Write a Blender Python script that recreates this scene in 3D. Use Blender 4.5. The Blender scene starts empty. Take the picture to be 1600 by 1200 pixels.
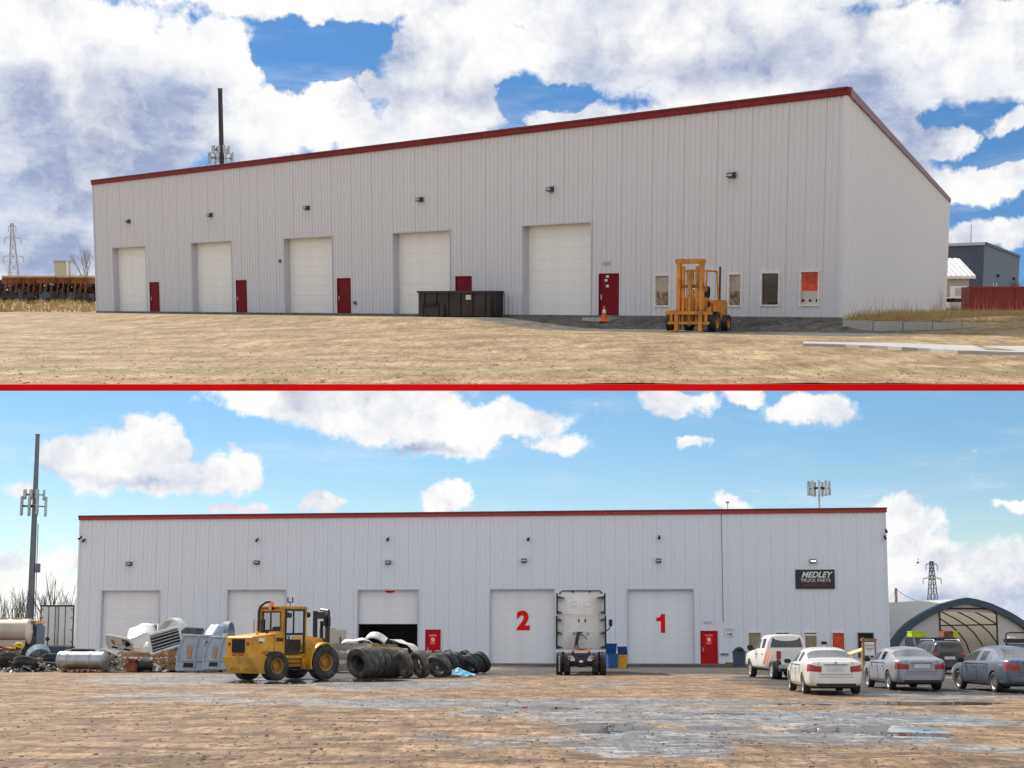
import bpy, bmesh, math, random
from mathutils import Vector, Matrix, Quaternion
R = math.radians
S = bpy.context.scene
COL = S.collection
rnd = random.Random(7)

# ------------------------------------------------------------------ camera
F = 2200.0            # focal length in pixels of the 1600 px wide frame
PITCH = R(6.8)        # camera looks up a little
CY = 735.0            # row of the optical axis (lens shift)
EYE = 1.75
TILT = R(13.6)        # slope of the raised hillside yard
UPS = 5.0             # the raised yard stands far behind and is large
cam = bpy.data.cameras.new('camera'); camo = bpy.data.objects.new('camera', cam); COL.objects.link(camo)
cam.sensor_width = 36; cam.lens = 36*F/1600; cam.shift_y = (CY-600)/1600
cam.clip_start = 0.5; cam.clip_end = 30000
camo.location = (0, 0, EYE); camo.rotation_euler = (R(90)+PITCH, 0, 0)
S.camera = camo
S.render.resolution_x, S.render.resolution_y = 1024, 768

# ------------------------------------------------------------------ light
SUN_AZ, SUN_EL = R(-43), R(42)
sdir = Vector((math.sin(SUN_AZ)*math.cos(SUN_EL), math.cos(SUN_AZ)*math.cos(SUN_EL), math.sin(SUN_EL)))
sun = bpy.data.lights.new('sun', 'SUN'); suno = bpy.data.objects.new('sun', sun); COL.objects.link(suno)
sun.energy = 3.6; sun.angle = R(0.6); sun.color = (1, .93, .82)
suno.rotation_mode = 'QUATERNION'; suno.rotation_quaternion = sdir.to_track_quat('Z', 'Y'); suno.location = (0, 0, 60)
S.view_settings.view_transform = 'Standard'; S.view_settings.look = 'None'
S.view_settings.gamma = 1; S.view_settings.use_curve_mapping = False
S.view_settings.exposure = 0.60
S.cycles.max_bounces = 6

# ---- rays of the two places (used to read sizes and positions off the survey photograph)
def rayL(px, py):
    x, u = (px-800)/F, (CY-py)/F
    return Vector((x, math.cos(PITCH)-u*math.sin(PITCH), math.sin(PITCH)+u*math.cos(PITCH)))
def rayU(px, py):
    q = PITCH-TILT
    x, u = (px-800)/F, (CY-py)/F
    return Vector((x, math.cos(q)-u*math.sin(q), math.sin(q)+u*math.cos(q)))
def atL(px, py, Y): r = rayL(px, py); return Vector((0, 0, EYE)) + r*(Y/r.y)
UE = 1.7
def atU(px, py, Y): r = rayU(px, py); return Vector((0, 0, UE)) + r*(Y/r.y)
def gL(px, py, z=0): r = rayL(px, py); return Vector((0, 0, EYE)) + r*((z-EYE)/r.z)

class NT:
    def __init__(s, nt): s.nt = nt
    def n(s, t, **k):
        x = s.nt.nodes.new(t)
        for a, b in k.items(): setattr(x, a, b)
        return x
    def put(s, sock, v):
        if isinstance(v, bpy.types.NodeSocket): s.nt.links.new(v, sock)
        else: sock.default_value = v
    def m(s, op, a, b=None, c=None, clamp=False):
        x = s.n('ShaderNodeMath', operation=op, use_clamp=clamp)
        for i, v in enumerate((a, b, c)):
            if v is not None: s.put(x.inputs[i], v)
        return x.outputs[0]
    def v(s, op, a, b=None):
        x = s.n('ShaderNodeVectorMath', operation=op)
        s.put(x.inputs[0], a)
        if b is not None: s.put(x.inputs[1] if op != 'SCALE' else x.inputs[3], b)
        return x.outputs[1] if op in ('LENGTH', 'DISTANCE', 'DOT_PRODUCT') else x.outputs[0]
    def noise(s, vec, scale, detail=4, rough=.55, dist=0, col=False):
        x = s.n('ShaderNodeTexNoise'); s.put(x.inputs['Vector'], vec)
        x.inputs['Scale'].default_value = scale; x.inputs['Detail'].default_value = detail
        x.inputs['Roughness'].default_value = rough; x.inputs['Distortion'].default_value = dist
        return x.outputs[1 if col else 0]
    def mix(s, f, a, b):
        x = s.n('ShaderNodeMix', data_type='RGBA'); s.put(x.inputs[0], f)
        s.put(x.inputs[6], a if isinstance(a, bpy.types.NodeSocket) else (*a, 1)); s.put(x.inputs[7], b if isinstance(b, bpy.types.NodeSocket) else (*b, 1))
        return x.outputs[2]
    def step(s, v, a, b):
        x = s.n('ShaderNodeMapRange', interpolation_type='SMOOTHSTEP'); s.put(x.inputs[0], v)
        x.inputs[1].default_value = a; x.inputs[2].default_value = b
        return x.outputs[0]
    def blobs(s, vec, items):
        """max over soft ellipses (cx, cy, rx, ry, weight): weight*(1-d)"""
        acc = None
        for (cx, cy, rx, ry, w) in items:
            d = s.v('LENGTH', s.v('MULTIPLY', s.v('SUBTRACT', vec, (cx, cy, 0)), (1/rx, 1/ry, 0)))
            t = s.m('MULTIPLY_ADD', d, -w, w)
            acc = t if acc is None else s.m('MAXIMUM', acc, t)
        return s.m('MAXIMUM', acc, 0)

# ------------------------------------------------------------------ sky
W = bpy.data.worlds.new('World'); S.world = W; W.use_nodes = True
t = NT(W.node_tree); W.node_tree.nodes.clear()
sky = t.n('ShaderNodeTexSky', sky_type='NISHITA', sun_disc=False, sun_elevation=SUN_EL, sun_rotation=SUN_AZ)
sky.altitude = 700; sky.air_density = 1.1; sky.dust_density = .15; sky.ozone_density = 3.0
D = t.n('ShaderNodeTexCoord').outputs['Generated']
sep = t.n('ShaderNodeSeparateXYZ'); t.put(sep.inputs[0], D)
az = t.m('ARCTAN2', sep.outputs[0], sep.outputs[1]); el = t.m('ARCSINE', sep.outputs[2])
cmb = t.n('ShaderNodeCombineXYZ'); t.put(cmb.inputs[0], az); t.put(cmb.inputs[1], el)
AE = cmb.outputs[0]
dn = t.v('SUBTRACT', t.noise(D, 26, 6, .6, col=True), (.5, .5, .5))
AEd = t.v('ADD', AE, t.v('MULTIPLY', dn, (.05, .034, 0)))
def ae(px, py, rx, ry, w=1.0):
    r = rayL(px, py).normalized()
    return (math.atan2(r.x, r.y), math.asin(r.z), rx/F, ry/F, w)
clouds = [  # lower sky
    ae(150, 720, 95, 62), ae(215, 700, 62, 62), ae(255, 740, 95, 42), ae(350, 738, 66, 46), ae(255, 690, 45, 48),
    ae(430, 622, 130, 42), ae(600, 640, 210, 66), ae(700, 668, 150, 64), ae(800, 655, 120, 44, .8), ae(870, 690, 70, 26, .6),
    ae(1060, 628, 70, 30), ae(1150, 620, 60, 22, .8), ae(1265, 640, 90, 40), ae(1080, 688, 26, 18, .9),
    ae(505, 786, 45, 22), ae(700, 778, 62, 32), ae(390, 800, 60, 20), ae(1410, 830, 70, 70), ae(1440, 890, 90, 80),
    ae(1560, 905, 120, 75), ae(1500, 960, 260, 60), ae(1590, 790, 60, 16, .7), ae(40, 770, 60, 34, .55), ae(80, 880, 140, 40, .5),
    ae(60, 950, 200, 60, .6), ae(1140, 790, 50, 20, .7),
    # upper sky
    ae(120, 150, 330, 190, 1.3), ae(330, 110, 110, 90, 1.2), ae(60, 60, 260, 90, 1.2), ae(390, 200, 130, 80, 1.1), ae(500, 180, 100, 75, 1.1),
    ae(590, 220, 90, 60), ae(585, 135, 50, 32, .8), ae(690, 150, 150, 110, 1.2), ae(720, 70, 170, 80, 1.2), ae(950, 70, 230, 90, 1.3),
    ae(900, 190, 90, 50), ae(1180, 90, 260, 110, 1.3), ae(1400, 90, 200, 100, 1.3), ae(1560, 80, 160, 90, 1.2), ae(1390, 210, 110, 110, 1.2),
    ae(1500, 225, 60, 32), ae(1545, 285, 130, 36, 1.1), ae(1560, 357, 120, 30), ae(1585, 190, 60, 26, .7), ae(900, 0, 1400, 60, .9),
    ae(150, 380, 260, 90, 1.1), ae(30, 300, 200, 60, 1.2), ae(560, 84, 40, 20, .6), ae(1100, 200, 260, 60, 1.0), ae(300, 300, 240, 60, 1.0), ae(60, 400, 330, 110, 1.2),
]
gaps = [ae(450, 85, 60, 66, 1.1), ae(560, 60, 90, 34, 1.0), ae(800, 162, 42, 30, .9), ae(885, 150, 70, 22, .9), ae(520, 110, 60, 22, .8), ae(1570, 235, 70, 30, .7), ae(1460, 190, 50, 22, .6)]
fb = t.noise(t.v('MULTIPLY', D, (1, 1, 1.6)), 9, 9, .6)
fine = t.noise(D, 42, 7, .62)
field = t.m('SUBTRACT', t.blobs(AEd, clouds), t.blobs(AEd, gaps))
# away from the measured clouds unseen cumulus goes on, its cover raised for fill light
gen = t.m('MULTIPLY', t.step(fb, .40, .54), .9)
inview = t.m('MULTIPLY', t.step(t.m('ABSOLUTE', az), .55, .40), t.step(el, .52, .45))
gen = t.m('MULTIPLY', gen, t.m('SUBTRACT', 1, inview))
field = t.m('MAXIMUM', field, gen)
field = t.m('ADD', field, t.m('MULTIPLY_ADD', fine, 1.0, -.50))
mask = t.step(field, .12, .40)
wisp = t.m('MULTIPLY', t.step(t.noise(t.v('MULTIPLY', D, (1, 1, 5)), 7, 7, .65), .48, .80), .36)
lowhaze = t.m('MULTIPLY', t.step(el, .11, .0), .26)
mask = t.m('MAXIMUM', mask, t.m('MAXIMUM', wisp, lowhaze), clamp=True)
dark = t.blobs(AEd, [ae(90, 260, 330, 95, 1.5), ae(230, 170, 170, 110, 1.0), ae(20, 210, 160, 120, 1.2), ae(1380, 180, 150, 120, 1.1), ae(1400, 260, 90, 60, 1.0), ae(330, 255, 200, 60, .9),
                     ae(1060, 120, 330, 60, .7), ae(190, 748, 120, 16, .6), ae(640, 700, 160, 16, .6), ae(1510, 950, 200, 60, .9), ae(620, 85, 60, 50, .6), ae(80, 400, 200, 80, .8), ae(770, 150, 160, 50, .6)])
shade = t.m('MULTIPLY', t.step(t.noise(D, 15, 6, .6), .40, .68), .55)
shade = t.m('ADD', shade, t.m('MULTIPLY', t.step(t.noise(AEd, 30, 6, .62), .46, .66), .22))
shade = t.m('ADD', shade, t.m('MULTIPLY', t.step(dark, .0, .8), t.m('MULTIPLY_ADD', t.step(t.noise(AEd, 11, 7, .62), .35, .65), -.50, 1.0)), clamp=True)
dcol = t.mix(t.step(t.noise(t.v('MULTIPLY', D, (1, 1, 2.2)), 14, 8, .68), .36, .66), (.33, .39, .57), (.60, .66, .80))
ccol = t.mix(shade, (1.04, 1.03, 1.0), dcol)
bs = t.n('ShaderNodeBackground'); bs.inputs[1].default_value = .075
hs = t.n('ShaderNodeHueSaturation'); hs.inputs['Saturation'].default_value = 1.25; t.put(hs.inputs['Color'], sky.outputs[0]); t.put(bs.inputs[0], hs.outputs[0])
bc = t.n('ShaderNodeBackground'); bc.inputs[1].default_value = .68; t.put(bc.inputs[0], ccol)
mx = t.n('ShaderNodeMixShader'); t.put(mx.inputs[0], mask); t.put(mx.inputs[1], bs.outputs[0]); t.put(mx.inputs[2], bc.outputs[0])
wo = t.n('ShaderNodeOutputWorld'); t.put(wo.inputs[0], mx.outputs[0])
W.cycles.sampling_method = 'MANUAL'; W.cycles.sample_map_resolution = 512

# ------------------------------------------------------------------ materials
MATS = {}
def mat(name, c, rough=.6, metal=0, var=.12, vs=3.0, bump=0.0, bs_=20, dirt=0.0, dirtc=(.16, .12, .08), emit=None, coat=0, spec=.5, streak=False, dz=None):
    if name in MATS: return MATS[name]
    m = bpy.data.materials.new(name); m.use_nodes = True; MATS[name] = m
    t = NT(m.node_tree); b = m.node_tree.nodes['Principled BSDF']
    tc = t.n('ShaderNodeTexCoord').outputs['Object']
    vec = t.v('MULTIPLY', tc, (1, 1, .12)) if streak else tc
    nz = t.noise(vec, vs, 6, .62)
    k = t.m('MULTIPLY_ADD', t.step(nz, .3, .7), var*2, 1-var)
    col = t.v('SCALE', t.mix(0.0, c, c), k)
    if dirt > 0:
        dm = t.m('MULTIPLY', t.step(t.noise(vec, vs*.7, 7, .7), .42, .72), dirt)
        if dz:   # splashed dirt close to the ground
            sp = t.n('ShaderNodeSeparateXYZ'); t.put(sp.inputs[0], tc)
            low = t.m('MULTIPLY', t.step(t.m('ADD', sp.outputs[2], t.m('MULTIPLY', nz, dz*.8)), dz*1.3, dz*.3), .75)
            dm = t.m('MAXIMUM', dm, low)
        col = t.mix(dm, col, dirtc)
        t.put(b.inputs['Roughness'], t.m('MULTIPLY_ADD', dm, (.9-rough)*.8, rough))
    else:
        t.put(b.inputs['Roughness'], t.m('MULTIPLY_ADD', nz, .15, rough-.07, clamp=True))
    t.put(b.inputs['Base Color'], col)
    b.inputs['Metallic'].default_value = metal
    b.inputs['Specular IOR Level'].default_value = spec
    b.inputs['Coat Weight'].default_value = coat; b.inputs['Coat Roughness'].default_value = .08
    if bump > 0:
        bp = t.n('ShaderNodeBump'); bp.inputs['Strength'].default_value = bump; bp.inputs['Distance'].default_value = .03
        t.put(bp.inputs['Height'], t.noise(tc, bs_, 6, .6)); t.put(b.inputs['Normal'], bp.outputs[0])
    if emit:
        b.inputs['Emission Color'].default_value = (*emit[:3], 1); b.inputs['Emission Strength'].default_value = emit[3]
    return m
M = dict(
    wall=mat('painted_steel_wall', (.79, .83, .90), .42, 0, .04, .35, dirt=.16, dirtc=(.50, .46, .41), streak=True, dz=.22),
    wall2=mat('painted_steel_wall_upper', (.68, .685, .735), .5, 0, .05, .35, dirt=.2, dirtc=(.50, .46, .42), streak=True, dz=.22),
    jamb=mat('jamb_trim', (.55, .56, .62), .5, 0, .05),
    door=mat('white_sectional_door', (.85, .87, .91), .4, 0, .03, 1.2, dirt=.12, dirtc=(.5, .47, .42)),
    door2=mat('cream_sectional_door', (.86, .86, .85), .4, 0, .03, 1.2, dirt=.1, dirtc=(.5, .47, .42)),
    trim=mat('red_roof_trim', (.42, .022, .025), .4, 0, .1, 2),
    trimd=mat('dark_red_roof_trim', (.16, .02, .025), .45, 0, .1, 2),
    rdoor=mat('red_steel_door', (.46, .008, .016), .5, 0, .06, spec=.2),
    rdoor2=mat('dark_red_steel_door', (.17, .008, .016), .6, 0, .06, spec=.15),
    band=mat('red_band_paint', (.93, .006, .006), .6, 0, .01, spec=.1),
    red=mat('red_letter', (.82, .006, .008), .5, 0, .02, spec=.2), redglow=mat('sign_red', (.45, .02, .03), .5),
    white=mat('white_print', (.82, .82, .82), .5, 0, .02), black=mat('black_plastic', (.012, .013, .016), .45, 0, .2),
    dark=mat('dark_steel', (.035, .035, .04), .5, .3, .2, 6), seal=mat('black_seal', (.01, .01, .01), .7),
    glass=mat('window_glass', (.02, .025, .03), .06, 0, .05, spec=.8), cglass=mat('car_glass', (.015, .02, .022), .07, 0, .05, spec=.9),
    dglass=mat('dusty_car_glass', (.13, .13, .135), .12, 0, .15, 1.5, dirt=.35, dirtc=(.26, .25, .24), spec=.9),
    wframe=mat('window_frame', (.78, .76, .70), .5), dframe=mat('dark_window_frame', (.10, .11, .14), .5),
    blind_or_reflection=mat('tan_blind', (.50, .40, .28), .7, 0, .1), oran=mat('orange_poster', (.90, .10, .02), .5, 0, .4, 5),
    lamp=mat('wall_light_housing', (.06, .06, .07), .4, .4), lens=mat('light_lens', (.45, .45, .45), .15),
    lit=mat('lit_lens', (1, .95, .8), .3, emit=(1, .9, .7, 2.5)),
    yellow=mat('loader_yellow', (.72, .36, .025), .45, 0, .12, 1.6, dirt=.6, dirtc=(.22, .13, .055), dz=.9),
    orange=mat('faded_orange_yellow', (.66, .29, .045), .5, 0, .2, 1.6, dirt=.7, dirtc=(.17, .075, .03)),
    rubber=mat('tyre_rubber', (.030, .031, .034), .78, 0, .35, 4, .3, 30, dirt=.55, dirtc=(.15, .14, .13)),
    rubber2=mat('dusty_tyre_rubber', (.09, .085, .08), .85, 0, .4, 4, .4, 30, dirt=.6, dirtc=(.27, .23, .19)),
    rim=mat('alloy', (.5, .5, .52), .3, .8, .15, dirt=.3), rimw=mat('dirty_white_rim', (.55, .52, .47), .5, .2, .2, 5, dirt=.4),
    wood=mat('pallet_wood', (.36, .21, .11), .8, 0, .35, 3, .4, 30, dirt=.3, dirtc=(.12, .09, .06)),
    woodg=mat('weathered_wood', (.30, .27, .24), .85, 0, .3, 3, .4, 30, dirt=.35, dirtc=(.12, .09, .06)),
    steelg=mat('grey_pole_steel', (.15, .17, .20), .5, .4, .1), steell=mat('pale_steel', (.45, .46, .48), .4, .6, .15),
    tank=mat('aluminium_tank', (.42, .45, .48), .32, .85, .2, 2, .1, 8, dirt=.3, dirtc=(.25, .23, .2)),
    wpaint=mat('white_vehicle_paint', (.82, .82, .80), .3, 0, .03, 1, dirt=.25, dirtc=(.42, .36, .28), coat=.4, dz=.5),
    spaint=mat('silver_white_paint', (.80, .80, .78), .3, .25, .03, 1, dirt=.25, dirtc=(.42, .36, .28), coat=.5, dz=.45),
    gpaint=mat('grey_blue_paint', (.34, .36, .41), .3, .35, .04, 1, dirt=.3, dirtc=(.38, .34, .28), coat=.6, dz=.4),
    bpaint=mat('dark_blue_paint', (.11, .135, .19), .28, .3, .04, 1, dirt=.3, dirtc=(.3, .27, .23), coat=.6, dz=.4),
    kpaint=mat('dark_suv_paint', (.03, .032, .04), .3, .3, .04, 1, dirt=.3, dirtc=(.25, .22, .19), coat=.5),
    tail=mat('tail_lamp_red', (.34, .010, .014), .15, 0, .1, coat=.5), plate=mat('number_plate', (.62, .66, .74), .5),
    stripe=mat('orange_stripe', (.80, .28, .12), .5), bluebin=mat('blue_bin', (.01, .10, .32), .5), orbin=mat('amber_bin', (.72, .33, .02), .5),
    greybin=mat('slate_bin', (.05, .08, .12), .5), tarp=mat('blue_tarp', (.18, .48, .62), .6, 0, .3),
    fabric=mat('white_fabric', (.86, .87, .88), .7, 0, .05, .5, dirt=.15, dirtc=(.45, .43, .40)),
    fabric2=mat('tan_inner_fabric', (.66, .63, .58), .8, 0, .08, .5), navy=mat('navy_fabric_band', (.035, .075, .11), .6),
    lime=mat('lime_plastic', (.50, .66, .02), .5), concrete=mat('concrete', (.42, .41, .38), .85, 0, .15, 1.2, .2, 20, dirt=.3, dirtc=(.25, .22, .17)),
    path=mat('pale_concrete', (.44, .43, .41), .85, 0, .08, .6), cream=mat('cream_metal', (.55, .52, .42), .5, 0, .06),
    container=mat('red_container', (.33, .03, .035), .5, 0, .12, .6, dirt=.2), dump=mat('dark_container_steel', (.050, .042, .038), .6, .2, .3, 1.2, dirt=.35, dirtc=(.12, .05, .04)),
    bluew=mat('slate_blue_cladding', (.17, .22, .30), .5, 0, .08, .6), roofw=mat('white_metal_roof', (.80, .80, .80), .4), brown=mat('beige_wall', (.40, .38, .35), .7),
    rust=mat('rusty_steel', (.28, .10, .04), .8, .1, .4, 2, .3, 15, dirt=.4, dirtc=(.05, .03, .025)), tan=mat('tan_timber', (.55, .42, .25), .8, 0, .15),
    bark=mat('bare_bark', (.10, .085, .075), .9, 0, .25, 4), twig=mat('tan_twigs', (.26, .19, .11), .9, 0, .25, 4), grass=mat('dry_grass', (.42, .30, .14), .9, 0, .35, 1.5),
    cone=mat('orange_cone', (.80, .11, .03), .5), fair=mat('white_fairing', (.70, .71, .70), .38, 0, .1, 2, dirt=.35, dirtc=(.35, .32, .28)),
    fairb=mat('blue_grey_fairing', (.30, .37, .45), .4, 0, .15, 2, dirt=.3, dirtc=(.2, .2, .2)), mesh=mat('black_grille', (.02, .02, .022), .5),
    pale=mat('pale_sticker', (.7, .66, .55), .5), sand=mat('tanker_cream', (.52, .47, .39), .35, .3, .08, 1, dirt=.3), amber=mat('amber_beacon', (.9, .22, .02), .3),
)

for k_, tc_ in (('fabric', (.8, .8, .78)), ('fabric2', (.92, .86, .74))):
    m_ = M[k_]; t = NT(m_.node_tree); b_ = m_.node_tree.nodes['Principled BSDF']; ou = m_.node_tree.nodes['Material Output']
    tr_ = t.n('ShaderNodeBsdfTranslucent'); tr_.inputs[0].default_value = (*tc_, 1); mx_ = t.n('ShaderNodeMixShader'); mx_.inputs[0].default_value = .5
    t.put(mx_.inputs[1], b_.outputs[0]); t.put(mx_.inputs[2], tr_.outputs[0]); t.put(ou.inputs[0], mx_.outputs[0])
# ------------------------------------------------------------------ mesh tools
class MB:
    def __init__(s): s.v = []; s.f = []; s.m = []
    def add(s, vs, fs, mi=0, X=None):
        o = len(s.v)
        s.v += [tuple(X @ Vector(p)) if X else tuple(p) for p in vs]
        s.f += [tuple(i+o for i in f) for f in fs]; s.m += [mi]*len(fs); return s
    def box(s, x0, x1, y0, y1, z0, z1, mi=0, X=None, b=0.0):
        if b <= 0:
            vs = [(x, y, z) for x in (x0, x1) for y in (y0, y1) for z in (z0, z1)]
            return s.add(vs, [(0, 1, 3, 2), (4, 6, 7, 5), (0, 4, 5, 1), (2, 3, 7, 6), (0, 2, 6, 4), (1, 5, 7, 3)], mi, X)
        b = min(b, (x1-x0)*.45, (y1-y0)*.45, (z1-z0)*.45)
        bm = bmesh.new(); bmesh.ops.create_cube(bm, size=1)
        for v in bm.verts: v.co = Vector(((x0+x1)/2+v.co.x*(x1-x0), (y0+y1)/2+v.co.y*(y1-y0), (z0+z1)/2+v.co.z*(z1-z0)))
        bmesh.ops.bevel(bm, geom=bm.edges[:], offset=b, segments=2, affect='EDGES')
        bm.verts.index_update()
        s.add([v.co for v in bm.verts], [[v.index for v in f.verts] for f in bm.faces], mi, X); bm.free(); return s
    def cyl(s, p0, p1, r0, r1=None, n=12, mi=0, X=None, cap=True):
        r1 = r0 if r1 is None else r1
        p0, p1 = Vector(p0), Vector(p1); d = (p1-p0).normalized()
        a = d.orthogonal().normalized(); c = d.cross(a)
        vs = []
        for p, r in ((p0, r0), (p1, r1)):
            for i in range(n):
                g = 2*math.pi*i/n; vs.append(p+(a*math.cos(g)+c*math.sin(g))*r)
        fs = [(i, (i+1) % n, n+(i+1) % n, n+i) for i in range(n)]
        if cap: fs += [tuple(range(n))[::-1], tuple(range(n, 2*n))]
        return s.add(vs, fs, mi, X)
    def tube(s, pts, r, n=8, mi=0, X=None):
        for a, b in zip(pts, pts[1:]): s.cyl(a, b, r, r, n, mi, X)
        return s
    def prism(s, poly, a0, a1, axis='x', mi=0, X=None):
        """poly: 2-D points in the plane across the axis (x: (y,z), y: (x,z), z: (x,y))"""
        f = {'x': lambda a, p: (a, p[0], p[1]), 'y': lambda a, p: (p[0], a, p[1]), 'z': lambda a, p: (p[0], p[1], a)}[axis]
        n = len(poly); vs = [f(a0, p) for p in poly]+[f(a1, p) for p in poly]
        return s.add(vs, [tuple(range(n)), tuple(range(n, 2*n))[::-1]]+[(i, i+n, (i+1) % n+n, (i+1) % n) for i in range(n)], mi, X)
    def lathe(s, prof, n=24, axis='x', mi=0, X=None, closed=False):
        vs = []
        for i in range(n):
            g = 2*math.pi*i/n
            for (a, r) in prof:
                c, e = r*math.cos(g), r*math.sin(g)
                vs.append({'x': (a, c, e), 'y': (c, a, e), 'z': (c, e, a)}[axis])
        k = len(prof); fs = []
        for i in range(n):
            for j in range(k if closed else k-1):
                fs.append((i*k+j, i*k+(j+1) % k, ((i+1) % n)*k+(j+1) % k, ((i+1) % n)*k+j))
        return s.add(vs, fs, mi, X)
    def mesh(s, name, mats, smooth=False):
        me = bpy.data.meshes.new(name); me.from_pydata(s.v, [], s.f)
        for m in (mats if isinstance(mats, (list, tuple)) else [mats]): me.materials.append(m)
        me.polygons.foreach_set('material_index', s.m)
        bm = bmesh.new(); bm.from_mesh(me); bmesh.ops.recalc_face_normals(bm, faces=bm.faces[:]); bm.to_mesh(me); bm.free()
        if smooth:
            me.polygons.foreach_set('use_smooth', [True]*len(me.polygons))
            try: me.set_sharp_from_angle(angle=R(38))
            except Exception: pass
        me.update(); return me
    def build(s, name, mats, parent=None, smooth=False, mw=None):
        o = bpy.data.objects.new(name, s.mesh(name, mats, smooth)); COL.objects.link(o)
        if parent: o.parent = parent
        if mw is not None: o.matrix_basis = mw
        return o
def inst(me, name, parent, mw=None):
    o = bpy.data.objects.new(name, me); COL.objects.link(o); o.parent = parent
    if mw is not None: o.matrix_basis = mw
    return o
def T(x, y, z): return Matrix.Translation((x, y, z))
def RX(a): return Matrix.Rotation(R(a), 4, 'X')
def RY(a): return Matrix.Rotation(R(a), 4, 'Y')
def RZ(a): return Matrix.Rotation(R(a), 4, 'Z')
UPM = T(0, 0, EYE) @ Matrix.Rotation(TILT, 4, 'X') @ Matrix.Scale(UPS, 4) @ T(0, 0, -UE)
def tag(o, label=None, cat=None, group=None, kind=None):
    if label: o['label'] = label
    if cat: o['category'] = cat
    if group: o['group'] = group
    if kind: o['kind'] = kind
    return o
def thing(name, label, cat, loc=(0, 0, 0), rz=0, group=None, up=False, X=None):
    o = bpy.data.objects.new(name, None); COL.objects.link(o); o.empty_display_size = .3
    mw = T(*loc) @ RZ(rz)
    if X is not None: mw = mw @ X
    o.matrix_basis = UPM @ mw if up else mw
    return tag(o, label, cat, group)
def kids(o): return [c for c in bpy.data.objects if c.parent is o]
def copy_tree(o, mw=None, label=None, parent=None):
    c = o.copy(); COL.objects.link(c)
    if parent: c.parent = parent
    if mw is not None: c.matrix_basis = mw
    if label: c['label'] = label
    for k in kids(o): copy_tree(k, parent=c)
    return c
def text(s, size, parent, mw, m, name='lettering', ext=.01, off=0.0, shear=0.0, align='CENTER'):
    cu = bpy.data.curves.new('lettering', 'FONT'); cu.body = s; cu.size = size; cu.extrude = ext; cu.offset = off; cu.shear = shear
    cu.align_x = align; cu.align_y = 'CENTER'; cu.resolution_u = 4
    tmp = bpy.data.objects.new('tmp', cu); COL.objects.link(tmp)
    dg = bpy.context.evaluated_depsgraph_get(); me = bpy.data.meshes.new_from_object(tmp.evaluated_get(dg))
    bpy.data.objects.remove(tmp); me.materials.clear(); me.materials.append(m)
    return inst(me, name, parent, mw)
FRONT = RX(90)    # stands text up facing -Y

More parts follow.
